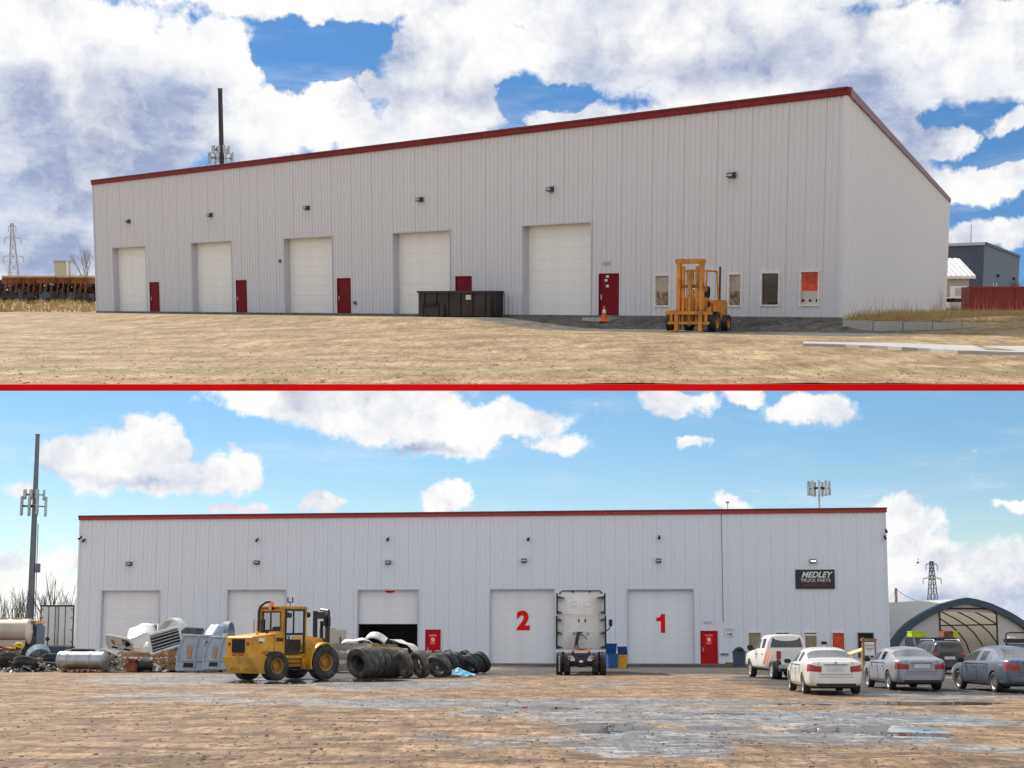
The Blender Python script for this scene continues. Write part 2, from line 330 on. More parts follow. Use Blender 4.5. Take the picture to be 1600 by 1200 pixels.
# ------------------------------------------------------------------ lower ground
def lnoise(x, y, s):
    from mathutils import noise
    return noise.fractal(Vector((x*s, y*s, 3.3)), 1.0, 2.0, 4)
def ground_mat():
    m = bpy.data.materials.new('yard_dirt'); m.use_nodes = True; t = NT(m.node_tree); b = m.node_tree.nodes['Principled BSDF']
    P = t.n('ShaderNodeTexCoord').outputs['Object']
    dn = t.v('SUBTRACT', t.noise(P, .22, 6, .6, col=True), (.5, .5, .5))
    Pd = t.v('ADD', P, t.v('MULTIPLY', dn, (9, 9, 0)))
    st = t.v('MULTIPLY', Pd, (.42, 1, 1))
    def g(px, py, rx, ry, w=1): 
        p = gL(px, py); a = gL(px, py-ry); c = gL(px, py+ry)
        return (p.x, (a.y+c.y)/2, rx*p.y/F, (a.y-c.y)/2, w)
    wet = t.blobs(Pd, [g(330, 1062, 330, 13, 1.2), g(620, 1070, 300, 9, 1.1), g(330, 1085, 300, 7, .9), g(800, 1098, 900, 10, 1.1), g(1250, 1125, 560, 22, 1.2),
                       g(760, 1050, 160, 8, .9), g(950, 1070, 110, 6, .8), g(1500, 1086, 300, 8, 1.1), g(1150, 1160, 560, 26, 1.2), g(900, 1110, 420, 9, 1.0), g(1350, 1062, 340, 9, .8), g(500, 1050, 360, 10, .8), g(720, 1160, 200, 20, .6)])
    wetm = t.step(t.m('ADD', wet, t.m('MULTIPLY_ADD', t.noise(st, .55, 8, .66), 2.0, -1.05)), .22, .55)
    asph_shade = t.blobs(Pd, [g(1010, 1046, 260, 10, 1.6), g(1450, 1072, 330, 18, 1.5), g(700, 1052, 330, 8, 1.0), g(1400, 1050, 400, 9, 1.5), g(420, 1047, 420, 5, 1.2), g(560, 1058, 260, 5, 1.2), g(1480, 1078, 300, 10, 1.3)])  # dark asphalt, also painting out the building's shadow strip along the doors
    asph_shade_m = t.step(t.m('ADD', asph_shade, t.m('MULTIPLY_ADD', t.noise(Pd, .3, 7, .65), .8, -.4)), .12, .45)
    n1 = t.noise(P, .8, 9, .68); n2 = t.noise(t.v('MULTIPLY', P, (.35, 1.3, 1)), 3.2, 9, .75)
    n3 = t.noise(P, 30, 4, .7)
    dirt = t.mix(t.step(n1, .34, .68), (.17, .11, .068), (.39, .26, .16))
    dirt = t.mix(t.m('MULTIPLY', t.step(n2, .56, .70), .55), dirt, (.12, .085, .06))
    grey = t.mix(t.step(n2, .40, .62), (.13, .125, .12), (.43, .42, .41))
    asph_shade_col = t.mix(t.step(n2, .40, .66), (.035, .032, .032), (.11, .10, .09))
    col = t.mix(wetm, dirt, grey); col = t.mix(asph_shade_m, col, asph_shade_col)
    A1 = t.noise(t.v('MULTIPLY', P, (1.0, .22, 1)), 2.2, 8, .72); A2 = t.noise(t.v('MULTIPLY', P, (1.0, .16, 1)), 9, 6, .75)
    ln = t.m('ABSOLUTE', t.m('SUBTRACT', t.noise(t.v('MULTIPLY', Pd, (.5, .9, 1)), .33, 5, .6), .5))
    ln2 = t.m('ABSOLUTE', t.m('SUBTRACT', t.noise(t.v('MULTIPLY', P, (.16, .8, 1)), .6, 4, .6), .47))
    tr = t.m('MULTIPLY', t.m('MAXIMUM', t.step(ln, .022, .0), t.step(ln2, .026, .0)), t.step(A1, .36, .55))
    col = t.mix(t.m('MULTIPLY', tr, .8), col, (.045, .035, .03))
    col = t.v('SCALE', col, t.m('MULTIPLY_ADD', t.step(A1, .40, .60), .50, .74))
    col = t.v('SCALE', col, t.m('MULTIPLY_ADD', t.step(A2, .35, .66), .50, .74))
    pud = t.blobs(t.v('ADD', P, t.v('MULTIPLY', dn, (4, 4, 0))), [g(960, 1141, 75, 11, 1.5), g(1350, 1142, 150, 9, 1.5), g(1430, 1151, 90, 6, 1.3), g(1120, 1137, 60, 3, 1.1), g(850, 1106, 120, 3, 1.1), g(560, 1063, 120, 3, 1.1), g(1450, 1098, 140, 3, 1.1), g(1250, 1100, 70, 3, .9), g(420, 1066, 120, 4, .9), g(1150, 1118, 90, 3, .8), g(640, 1146, 70, 4, .9)])
    pm = t.step(t.m('ADD', pud, t.m('MULTIPLY_ADD', n2, .7, -.35)), .22, .30)
    col = t.mix(pm, col, (.06, .055, .05))
    t.put(b.inputs['Base Color'], col)
    r = t.m('MULTIPLY_ADD', wetm, -.58, .88); r = t.m('MULTIPLY', r, t.m('MULTIPLY_ADD', pm, -.965, 1))
    t.put(b.inputs['Roughness'], r); b.inputs['Specular IOR Level'].default_value = .4
    bp = t.n('ShaderNodeBump'); bp.inputs['Distance'].default_value = .05
    t.put(bp.inputs['Strength'], t.m('MULTIPLY_ADD', pm, -.55, .55))
    t.put(bp.inputs['Height'], t.m('ADD', t.m('MULTIPLY', t.noise(P, 1.5, 7, .7), 3.0), n3)); t.put(b.inputs['Normal'], bp.outputs[0])
    return m
def grid(name, xs, ys, zf, m, mw=None):
    g = MB(); nx = len(xs)
    vs = [(x, y, zf(x, y)) for y in ys for x in xs]
    g.add(vs, [(j*nx+i, j*nx+i+1, (j+1)*nx+i+1, (j+1)*nx+i) for j in range(len(ys)-1) for i in range(nx-1)])
    return g.build(name, m, None, True, mw)
def sm_(a, b, x):
    q = max(0, min(1, (x-a)/(b-a))); return q*q*(3-2*q)
def gz(x, y):
    k = max(0, min(1, (86-y)/12)) * max(0, min(1, (40-abs(x))/8))
    k2 = sm_(44, 34, y)
    return k*(.012+.045*k2)*lnoise(x, y*1.2, .35)+k*k2*.02*lnoise(x, y, 1.7) - .012*k
xs = [-4000, -900, -300, -120, -60]+[-45+i*.6 for i in range(151)]+[60, 120, 300, 900, 4000]
ys = [-300, -40, 4, 12]+[16+i*.22*(1+i*.012) for i in range(150)]
ys = [y for y in ys if y < 100]+[100, 110, 130, 170, 300, 800, 6000]
gr = grid('ground', xs, ys, gz, ground_mat()); gr['kind'] = 'structure'

# ------------------------------------------------------------------ raised yard
PRc = atU(1314, 498, 62.3); PLc = atU(152, 487, 108.9)      # base corners of the long wall (far yard)
PSc = atU(1477, 488, 128.0)
ZB = .95
for p in (PRc, PLc, PSc): p.z = ZB
fdir = (PRc-PLc).normalized(); fn = Vector((fdir.y, -fdir.x, 0))   # outward normal of its front
def sm(a, b, x):
    k = max(0, min(1, (x-a)/(b-a))); return k*k*(3-2*k)
def uz(x, y):
    d = (Vector((x, y, 0))-Vector((PLc.x, PLc.y, 0))).dot(fn)
    s_ = (Vector((x, y, 0))-Vector((PLc.x, PLc.y, 0))).dot(fdir); ks = sm(46, 54, s_)
    z = ZB-.03-.49*(ks*sm(.3, 2.4, d)+(1-ks)*sm(4, 12, d))-.43*sm(12, 26, d)
    d2 = 61-y; zr = ZB-.03-.42*sm(0, .35, d2)-.47*sm(1, 18, d2); z += (min(z, zr)-z)*sm(14.3, 15.2, x)
    if x > 14.2 and y > 60.9: z += (max(z, ZB-.06)-z)*sm(14.3, 14.8, x)*sm(60.9, 61.5, y)
    left = sm(-.27, -.31, x/max(y, 1))
    z += left*.95*sm(108, 146, y)
    mound = math.exp(-((x-21.5)/2.6)**2-((y-58)/3.5)**2)*.45
    k = sm(500, 200, y)
    return z+mound+.05*lnoise(x, y, .22)*k*sm(9, 15, d)+.03*lnoise(x, y, .9)*k*sm(14, 20, d)*sm(130, 90, y)
def ground2_mat():
    m = bpy.data.materials.new('gravel_yard'); m.use_nodes = True; t = NT(m.node_tree); b = m.node_tree.nodes['Principled BSDF']
    P = t.n('ShaderNodeTexCoord').outputs['Object']
    dn = t.v('SUBTRACT', t.noise(P, .22, 6, .6, col=True), (.5, .5, .5))
    d = t.v('DOT_PRODUCT', t.v('SUBTRACT', P, tuple(PLc)), tuple(fn))
    s = t.v('DOT_PRODUCT', t.v('SUBTRACT', P, tuple(PLc)), tuple(fdir))
    nA = t.noise(P, .35, 8, .65); nB = t.noise(t.v('MULTIPLY', P, (.3, 1.2, 1)), 1.6, 8, .72); nC = t.noise(P, 14, 4, .75)
    col = t.mix(t.step(nA, .35, .66), (.25, .175, .09), (.41, .305, .175))
    col = t.mix(t.m('MULTIPLY', t.step(nB, .60, .74), .65), col, (.15, .105, .06))
    # asphalt apron along the wall, darkened as its painted shadow strip, widening to the right
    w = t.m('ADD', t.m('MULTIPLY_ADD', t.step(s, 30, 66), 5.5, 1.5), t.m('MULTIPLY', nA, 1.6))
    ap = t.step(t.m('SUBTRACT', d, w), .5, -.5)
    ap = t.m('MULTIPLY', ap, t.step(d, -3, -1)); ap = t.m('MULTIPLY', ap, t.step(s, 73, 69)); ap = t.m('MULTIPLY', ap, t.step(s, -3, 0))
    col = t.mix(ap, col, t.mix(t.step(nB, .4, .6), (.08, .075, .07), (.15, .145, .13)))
    gm = t.m('MULTIPLY', t.step(d, -.5, -1.5), .8)
    col = t.mix(gm, col, t.mix(t.step(nB, .4, .6), (.22, .16, .07), (.46, .34, .16)))
    A1 = t.noise(t.v('MULTIPLY', P, (1.0, .25, 1)), 1.6, 8, .72); A2 = t.noise(t.v('MULTIPLY', P, (1.0, .18, 1)), 6, 6, .75)
    ln2 = t.m('ABSOLUTE', t.m('SUBTRACT', t.noise(t.v('MULTIPLY', P, (.14, .8, 1)), .5, 4, .6), .47))
    col = t.mix(t.m('MULTIPLY', t.m('MULTIPLY', t.step(ln2, .030, .0), t.step(A1, .40, .56)), .6), col, (.13, .09, .05))
    col = t.mix(t.m('MULTIPLY', t.step(A1, .64, .72), .5), col, (.14, .10, .06))
    col = t.v('SCALE', col, t.m('MULTIPLY_ADD', t.step(A1, .40, .60), .36, .80))
    col = t.v('SCALE', col, t.m('MULTIPLY_ADD', t.step(A2, .36, .66), .44, .78))
    t.put(b.inputs['Base Color'], col); b.inputs['Roughness'].default_value = .92; b.inputs['Specular IOR Level'].default_value = .2
    bp = t.n('ShaderNodeBump'); bp.inputs['Distance'].default_value = .06; bp.inputs['Strength'].default_value = .6
    t.put(bp.inputs['Height'], t.m('ADD', t.m('MULTIPLY', t.noise(P, 1.3, 7, .7), 3), nC)); t.put(b.inputs['Normal'], bp.outputs[0])
    return m
EDGE = atU(800, 601, 29.0); k = (0.0-UE)/(EDGE.z-UE); EY = 29.0*k
xs2 = [-3000, -900, -300, -120, -70]+[-55+i*.9 for i in range(123)]+[70, 120, 300, 900, 3000]
ys2 = [EY+i*.3*(1+i*.018) for i in range(100)]; ys2 = [y for y in ys2 if not 60 < y < 63]+[60, 60.3, 60.6, 60.9, 61.1, 61.3, 61.5, 62, 62.5, 63]; ys2.sort(); ys2 = [y for y in ys2 if y < 175]+[180, 200, 260, 400, 800, 2500]
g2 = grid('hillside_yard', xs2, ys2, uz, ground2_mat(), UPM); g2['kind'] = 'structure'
bh = 10/F*EY*1.02
bb = MB(); bb.box(-300, 300, EY-.10, EY+.05, -bh+.012, .012); o = bb.build('edge_beam', M['band'], None, False, UPM); o['kind'] = 'structure'
bb = MB(); bb.box(-3000, 3000, EY+.05, 2500, -bh*.9, -bh*.8); o = bb.build('yard_slab', M['concrete'], None, False, UPM); o['kind'] = 'structure'

gm = bpy.data.materials.new('clear_pane'); gm.use_nodes = True; b = gm.node_tree.nodes['Principled BSDF']
b.inputs['Alpha'].default_value = .10; b.inputs['Roughness'].default_value = .05; b.inputs['Base Color'].default_value = (.1, .1, .1, 1)
# ------------------------------------------------------------------ steel buildings
def wall(parent, X, width, height, openings, m, pw=.92, rib=.038, period=.305, name='wall_panel', z0=0.0):
    """ribbed cladding sheets, one object per sheet; X maps x along, -y outward, z up"""
    n = max(1, round(width/pw)); pw = width/n; cache = {}
    for i in range(n):
        a, b = i*pw, (i+1)*pw
        ops = [(max(o[0], a)-a, min(o[1], b)-a, o[2], o[3]) for o in openings if o[0] < b-1e-4 and o[1] > a+1e-4]
        key = tuple(tuple(round(q, 3) for q in o) for o in ops)
        if key not in cache:
            prof = []
            nr = max(1, round(pw/period)); pr = pw/nr
            for r_ in range(nr):
                c = r_*pr; prof += [(c+.004 if r_ == 0 else c, 0), (c+pr*.62, 0), (c+pr*.72, -rib), (c+pr*.90, -rib)]
            prof += [(pw-.001, 0)]
            us = sorted(set([p[0] for p in prof]+[q for o in ops for q in o[:2] if 0.004 < q < pw-.001]))
            def yy(u):
                for (p, q) in zip(prof, prof[1:]):
                    if p[0] <= u <= q[0]: return p[1]+(q[1]-p[1])*(u-p[0])/max(1e-6, q[0]-p[0])
                return 0
            g = MB()
            for u0, u1 in zip(us, us[1:]):
                if u1-u0 < 1e-4: continue
                um = (u0+u1)/2; zz = [(z0, height)]
                for o in ops:
                    if o[0] < um < o[1]:
                        nz = []
                        for (p, q) in zz:
                            if o[2] > p: nz.append((p, min(q, o[2])))
                            if o[3] < q: nz.append((max(p, o[3]), q))
                        zz = [w for w in nz if w[1]-w[0] > 1e-3]
                for (p, q) in zz: g.add([(u0, yy(u0), p), (u1, yy(u1), p), (u1, yy(u1), q), (u0, yy(u0), q)], [(0, 1, 2, 3)])
            cache[key] = g.mesh(name, m) if g.v else None
        if cache[key]: inst(cache[key], name, parent, X @ T(a, i % 2*-.004, 0))
def reveal(g, o, dep, sill=False):
    s0, s1, z0, z1 = o; th = .05
    g.box(s0-.05, s0+.02, -.055, dep, z0, z1); g.box(s1-.02, s1+.05, -.055, dep, z0, z1)
    g.box(s0-.05, s1+.05, -.06, dep, z1-.02, z1+.07)
    if sill: g.box(s0-.05, s1+.05, -.06, dep, z0-.06, z0+.02)
def overhead(parent, X, o, m, lift=0.0, dep=.32, n=8, label=None):
    s0, s1, z0, z1 = o
    g = MB(); reveal(g, o, dep); d = g.build('overhead_door', M['jamb'], parent, False, X)
    if label: d['label'] = label
    w = s1-s0-.04; h = (z1-z0)/n
    sec = MB(); sec.box(0, w, -.02, .03, .002, h-.002, b=.004)
    for q in range(2): sec.box(.15, w-.15, -.026, -.019, h*(.2+.36*q), h*(.2+.36*q)+.012)
    me = sec.mesh('door_section', m)
    zz = z0+lift
    while zz < z1-.05:
        inst(me, 'door_section', d, T(s0+.02, dep-.06, zz)); zz += h
    g = MB(); g.box(s0+.02, s1-.02, dep-.09, dep-.03, z0+lift-.03, z0+lift+.004); g.build('bottom_seal', M['seal'], d)
    return d
def mandoor(parent, X, o, m, sign=False, label=None):
    s0, s1, z0, z1 = o
    g = MB(); g.box(s0, s1, -.03, .04, z0, z1, b=.01)
    d = g.build('steel_door', m, parent, False, X)
    g = MB(); g.box(s0-.06, s0, -.07, .05, z0, z1+.06); g.box(s1, s1+.06, -.07, .05, z0, z1+.06); g.box(s0, s1, -.07, .05, z1, z1+.06); g.build('door_frame', m, d)
    g = MB(); g.box(s0+.08, s0+.14, -.06, -.03, z0+.9, z0+1.15); g.cyl((s0+.11, -.09, z0+1.0), (s0+.22, -.09, z0+1.0), .015, n=6); g.build('handle', M['steell'], d)
    if sign:
        c = (s0+s1)/2
        g = MB(); g.box(c-.26, c+.26, -.045, -.031, z0+1.33, z0+2.02); g.build('notice_sign', M['red'], d)
        text('NOTICE', .13, d, T(c, -.05, z0+1.93) @ FRONT, M['white'], ext=.003)
        g = MB(); g.cyl((c, -.046, z0+1.68), (c, -.052, z0+1.68), .12, n=18); g.build('sign_symbol', M['white'], d)
        text('!', .16, d, T(c, -.056, z0+1.68) @ FRONT, M['red'], ext=.003, off=.008)
        text('STAFF\nONLY', .11, d, T(c, -.05, z0+1.46) @ FRONT, M['white'], ext=.003)
    if label: d['label'] = label
    return d
def window(parent, X, o, fm, fill, label=None, name='window'):
    s0, s1, z0, z1 = o
    g = MB(); w = .07
    g.box(s0-w, s0, -.07, .12, z0-w, z1+w); g.box(s1, s1+w, -.07, .12, z0-w, z1+w); g.box(s0, s1, -.07, .12, z1, z1+w); g.box(s0, s1, -.08, .12, z0-w, z0)
    d = g.build(name, fm, parent, False, X)
    if label: d['label'] = label
    if fill == 'glass':
        g = MB(); g.box(s0, s1, .02, .035, z0, z1); g.build('pane', M['glass'], d)
    elif fill == 'dark':
        g = MB(); g.box(s0, s1, .02, .035, z0, z1); g.build('pane', M['seal'], d)
    elif fill == 'refl':  # yard reflection painted as cream and brown panels behind the pane
        g = MB(); zz = z0+(z1-z0)*.46; g.box(s0, s1, .05, .06, zz, z1); g.build('blind_or_reflection', mat('painted_reflection_cream', (.62, .56, .45), .6, 0, .1), d)
        g = MB(); g.box(s0, s1, .052, .062, z0, zz); g.build('painted_reflection_brown', mat('painted_reflection_brown', (.45, .30, .22), .6, 0, .5, 6, dirt=1.0, dirtc=(.03, .02, .015)), d)
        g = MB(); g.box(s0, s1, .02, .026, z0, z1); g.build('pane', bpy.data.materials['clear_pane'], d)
    else:
        g = MB(); g.box(s0, s1, .05, .06, z0, z1); g.build('blind_or_reflection', fill, d)
        g = MB(); g.box(s0, s1, .02, .026, z0, z1)
        g.build('pane', bpy.data.materials['clear_pane'], d)
        if fill is M['oran'] and name == 'window' and parent is not bl:
            g = MB(); g.box(s0+.03, s1-.03, .042, .05, z0, z0+(z1-z0)*.42); g.build('white_poster', M['white'], d)
            for q in range(3): g = MB(); x = s0+.1+(s1-s0-.2)*q/2; g.cyl((x, .036, z0+.18), (x, .041, z0+.18), .07, n=8); g.build('poster_mark', M['black'], d)
    return d
def walllight(label, X, cat='wall light', lit=False, group=None):
    o = bpy.data.objects.new('wall_light', None); COL.objects.link(o); o.matrix_basis = X; tag(o, label, cat, group)
    g = MB(); g.prism([(-.02, .17), (-.30, .10), (-.36, -.08), (-.02, -.17)], -.21, .21, 'x'); g.build('housing', M['lamp'], o)
    g = MB(); g.add([(-.17, -.31, .065), (.17, -.31, .065), (.17, -.365, -.06), (-.17, -.365, -.06)], [(0, 1, 2, 3)]); g.build('lens', M['lit' if lit else 'lens'], o)
    return o
def camera_thing(label, X):
    o = bpy.data.objects.new('security_camera', None); COL.objects.link(o); o.matrix_basis = X; tag(o, label, 'security camera', 'security cameras on the white wall')
    g = MB(); g.box(-.06, .06, -.05, 0, -.06, .06); g.cyl((0, -.04, 0), (0, -.16, -.06), .025, n=6); g.build('bracket', M['dark'], o)
    g = MB(); g.cyl((0, -.10, -.04), (0, -.34, -.16), .075, .085, n=10); g.build('camera_body', M['black'], o)

# ---- lower building
HL = 10.2
BR = atL(1391, 1040, 91.5); BL = atL(117, 1037, 97.6); BR.z = BL.z = 0
ld = (BR-BL); WL = ld.length; ld.normalize()
LX = T(*BL) @ RZ(math.degrees(math.atan2(ld.y, ld.x))); LXi = LX.inverted()
def onL(px, py):
    o = LXi @ Vector((0, 0, EYE)); d = LXi.to_3x3() @ rayL(px, py); p = o+d*(-o.y/d.y); return p.x, p.z
def opL(x0, y0, x1, y1, base=False):
    s0, za = onL(x0, (y0+y1)/2); s1, _ = onL(x1, (y0+y1)/2); _, z1 = onL((x0+x1)/2, y0); _, z0 = onL((x0+x1)/2, y1)
    return (s0, s1, 0.0 if base else z0, z1)
bl = thing('warehouse', 'long white ribbed steel warehouse with numbered overhead doors behind the parked cars', 'warehouse', (0, 0, 0)); bl.matrix_basis = LX
I4 = Matrix.Identity(4)
dl = [opL(158, 923, 248, 1036, 1), opL(355, 922, 446, 1036, 1), opL(559, 922, 653, 1036, 1), opL(766, 921, 866, 1035, 1), opL(981, 921, 1084, 1038, 1)]
ml = [opL(666, 985, 687, 1037, 1), opL(1096, 987, 1120, 1039, 1)]
wl = [opL(1170, 989, 1189, 1026), opL(1213, 989, 1232, 1026), opL(1257, 989, 1276, 1026), opL(1301, 989, 1319, 1026), opL(1342, 990, 1364, 1026)]
wall(bl, I4, WL, HL-.1, dl+ml+wl, M['wall'])
DEP = 22
wall(bl, T(0, 0, 0) @ RZ(90) @ T(0, 0, 0) @ Matrix.Scale(1, 4), DEP, HL-.1, [], M['wall'], pw=4.4)
g = MB()
g.box(-.02, .10, -.07, .08, 0, HL-.25); g.build('corner_trim', M['wall'], bl); g = MB(); g.box(WL-.10, WL+.02, -.07, .08, 0, HL-.25); g.build('corner_trim', M['wall'], bl)
g = MB(); g.box(0, WL, DEP-.1, DEP, 0, HL-.3); g.box(WL-.05, WL-.01, .08, DEP, 0, HL-.3); g.box(.11, .16, .1, DEP, 0, HL-.3); g.build('rear_wall', M['wall'], bl)
g = MB(); g.add([(0, .1, HL-.32), (WL, .1, HL-.32), (WL, DEP, HL-.9), (0, DEP, HL-.9)], [(0, 1, 2, 3)]); g.build('roof', M['roofw'], bl)
g = MB(); g.box(-.08, WL+.08, -.13, .10, HL-.30, HL-.10, b=.02); g.build('roof_trim', M['trim'], bl)
g = MB(); g.box(-.10, WL+.10, -.17, .14, HL-.095, HL+.02, b=.02); g.build('roof_cap', M['trimd'], bl)
g = MB(); g.box(-.03, WL+.03, -.075, .03, -.2, .10)
g.build('foundation', mat('footing', (.16, .155, .15), .85, 0, .3, 1.5, dirt=.4), bl)
g = MB(); g.box(.2, WL-.2, .1, DEP-.2, -.05, -.012); g.build('floor', M['concrete'], bl)
dm = ['', '', 'half open overhead door, dark inside', 'overhead door with a red number 2', 'overhead door with a red number 1']
for i, o in enumerate(dl):
    d = overhead(bl, I4, o, M['door'], lift=(onL(606, 975)[1] if i == 2 else 0.0), label=dm[i] or None)
    c = (o[0]+o[1])/2
    if i == 3: text('2', 1.66, d, T(onL(817, 971)[0], .225, onL(817, 971)[1]) @ FRONT, M['red'], 'door_number', .004, .085)
    if i == 4: 
        g = MB(); cx_, cz_ = onL(1032, 974); g.prism([(cx_+u*1.0, cz_+v) for u, v in ((.02, -.62), (.30, -.62), (.30, .62), (.06, .62), (.0, .46), (-.12, .38), (-.28, .36), (-.28, .14), (.02, .14))], .222, .232, 'y'); g.build('door_number', M['red'], d)
    if i == 2:
        g = MB(); zt = o[3]; s = onL(608, 923)[0]
        g.prism([(s-.36, zt-.04), (s+.36, zt-.04), (s+.26, zt-.15), (s, zt-.20), (s-.26, zt-.15)], .225, .232, 'y'); g.build('door_number', M['red'], d)
mandoor(bl, I4, ml[0], M['rdoor'], True); mandoor(bl, I4, ml[1], M['rdoor'], True)
for o, fm, fl in zip(wl, ('wframe', 'wframe', 'wframe', 'wframe', 'dframe'), (M['blind_or_reflection'], M['blind_or_reflection'], M['blind_or_reflection'], M['oran'], 'dark')): window(bl, I4, o, M[fm], fl)
def LP(px, py, off=-.04): s, z = onL(px, py); return LX @ T(s, off, z)
for i, (x, y, lb) in enumerate([(203, 881, 'dark wall light above the leftmost lower overhead door'), (402, 879, 'dark wall light above the door behind the yellow loader'), (607, 879, 'dark wall light above the half open overhead door'),
        (819, 876, 'dark wall light above the door with the red figure two'), (1029, 876, 'dark wall light above the door with the red figure one'), (1270, 877, 'lit wall light just above the black company sign')]):
    walllight(lb, LP(x, y) @ Matrix.Scale(.85, 4), lit=(i == 5), group='wall lights on the lower warehouse')
for (x, y, lb) in [(403, 842, 'small black camera high above the second wall light from the left'), (607, 841, 'small black camera high above the half open door'), (826, 841, 'small black camera high above the door with the red figure two'), (1030, 838, 'small black camera high above the door with the red figure one'),
        (127, 839, 'upper camera at the left end of the white wall'), (133, 843, 'lower camera at the left end of the white wall'), (1384, 828, 'upper camera near the right corner of the white wall'), (1382, 838, 'lower camera near the right corner of the white wall')]:
    camera_thing(lb, LP(x, y))
# company sign
o_ = opL(1243, 890, 1304, 920)
sg = thing('company_sign', 'black rectangular company sign with white italic letters high on the white wall', 'sign'); sg.matrix_basis = LX @ T((o_[0]+o_[1])/2, -.05, (o_[2]+o_[3])/2)
sw, sh = (o_[1]-o_[0])/2, (o_[3]-o_[2])/2
g = MB(); g.box(-sw, sw, -.06, 0, -sh, sh, b=.01); g.build('sign_board', mat('sign_black', (.018, .019, .024), .4, 0, .1), sg)
text('MEDLEY', .52, sg, T(.05, -.065, .27) @ FRONT, M['white'], ext=.006, off=.012, shear=.35)
text('TRUCK PARTS', .30, sg, T(.02, -.065, -.09) @ FRONT, mat('sign_grey', (.55, .57, .6), .5), ext=.006, off=.006)
text('& SERVICE LTD.', .21, sg, T(.02, -.065, -.38) @ FRONT, M['redglow'], ext=.006)
g = MB(); g.add([(-1.0, -.066, .05), (.95, -.066, .05), (.95, -.066, .065), (-1.0, -.066, .065)], [(0, 1, 2, 3)]); g.build('sign_line', M['redglow'], sg)
o_ = opL(1133, 981, 1147, 994)
a = thing('direction_sign', 'small white sign with a black arrow beside the red door', 'sign'); a.matrix_basis = LX @ T((o_[0]+o_[1])/2, -.05, (o_[2]+o_[3])/2)
g = MB(); g.box(-.32, .32, -.02, 0, -.27, .27); g.build('sign_board', M['white'], a)
text('PLEASE USE', .085, a, T(0, -.025, .19) @ FRONT, M['black'], ext=.002); text('OFFICE DOOR', .085, a, T(0, -.025, .08) @ FRONT, M['black'], ext=.002)
g = MB(); g.prism([(-.2, -.11), (.05, -.11), (.05, -.05), (.2, -.14), (.05, -.23), (.05, -.17), (-.2, -.17)], -.028, -.021, 'y'); g.build('arrow', M['black'], a)
s, z = onL(1106, 973)
a = thing('address_number', 'grey house number letters on the wall above the right red door', 'house number'); a.matrix_basis = LX @ T(s, -.05, z); text('8640', .26, a, FRONT, mat('grey_letter', (.42, .43, .46), .5), ext=.008)
g = MB(); s, z = onL(1130, 972); s2, z2 = onL(1130, 800); g.cyl((s, -.06, z), (s, -.06, z2), .02, n=6); o = g.build('conduit', M['steelg'], None); o.matrix_basis = LX; tag(o, 'thin grey conduit running down the white wall beside the right red door', 'conduit')
g = MB(); s, z = onL(1137, 786); g.cyl((s, .3, HL-.3), (s, .3, z+.1), .03, n=6); g.box(s-.12, s+.12, .2, .4, z, z+.14, b=.03); o = g.build('roof_beacon', M['cream'], None); o.matrix_basis = LX; tag(o, 'small pale fixture on a short post at the roof edge', 'roof fixture')

# ---- upper building
ZU = ZB
WU = (PRc-PLc).length
UXl = T(PLc.x, PLc.y, ZU) @ RZ(math.degrees(math.atan2(fdir.y, fdir.x))); UXi = UXl.inverted()
def onU(px, py):
    o = UXi @ Vector((0, 0, UE)); d = UXi.to_3x3() @ rayU(px, py); p = o+d*(-o.y/d.y); return p.x, p.z
def opU(x0, y0, x1, y1, base=False):
    s0, _ = onU(x0, (y0+y1)/2); s1, _ = onU(x1, (y0+y1)/2); _, z1 = onU((x0+x1)/2, y0); _, z0 = onU((x0+x1)/2, y1)
    return (s0, s1, 0.0 if base else z0, z1)
HU = onU(1314, 137)[1]
bu = thing('hillside_warehouse', 'tall white ribbed warehouse with red roof trim, seen at its corner on the raised yard', 'warehouse', up=True); bu.matrix_basis = UPM @ UXl
du = [opU(178, 386, 229, 488, 1), opU(301, 378, 363, 489, 1), opU(445, 371, 520, 490, 1), opU(615, 362, 704, 491, 1), opU(817, 350, 924, 495, 1)]
mu = [opU(236, 442, 249, 487, 1), opU(371, 439, 386, 488, 1), opU(529, 436, 548, 490, 1), opU(714, 433, 736, 492, 1), opU(938, 429, 966, 496, 1)]
wu = [opU(1025, 431, 1046, 477), opU(1140, 429, 1158, 477), opU(1191, 427, 1217, 476), opU(1252, 425, 1279, 476)]
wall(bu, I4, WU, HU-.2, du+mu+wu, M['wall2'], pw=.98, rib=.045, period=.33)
sd = PSc-PRc; WS = sd.length; sang = math.degrees(math.atan2(sd.y, sd.x))
SX = UXi @ T(PRc.x, PRc.y, ZU) @ RZ(sang)
wall(bu, SX, WS, HU-.2, [], mat('side_steel_wall', (.76, .76, .80), .42, 0, .06, .35, dirt=.16, dirtc=(.45, .42, .38), streak=True), pw=2.0, rib=.07, period=.66)
g = MB(); g.box(-.06, WU+.10, -.14, .2, HU-.36, HU-.10, b=.02); g.build('roof_trim', mat('maroon_roof_trim', (.21, .018, .022), .5, 0, .1, 2, spec=.2), bu)
g = MB(); g.box(-.08, WU+.12, -.18, .25, HU-.095, HU, b=.02); g.build('roof_cap', M['trimd'], bu)
g = MB(); g.box(.0, WS+.1, -.14, .2, HU-.36, HU-.004); g.build('side_roof_trim', M['trimd'], bu, False, SX)
g = MB(); g.box(-.02, .10, -.08, .1, 0, HU-.35); g.build('corner_trim', M['wall2'], bu); g = MB(); g.box(WU-.12, WU+.03, -.08, .1, 0, HU-.35); g.build('corner_trim', M['wall2'], bu)
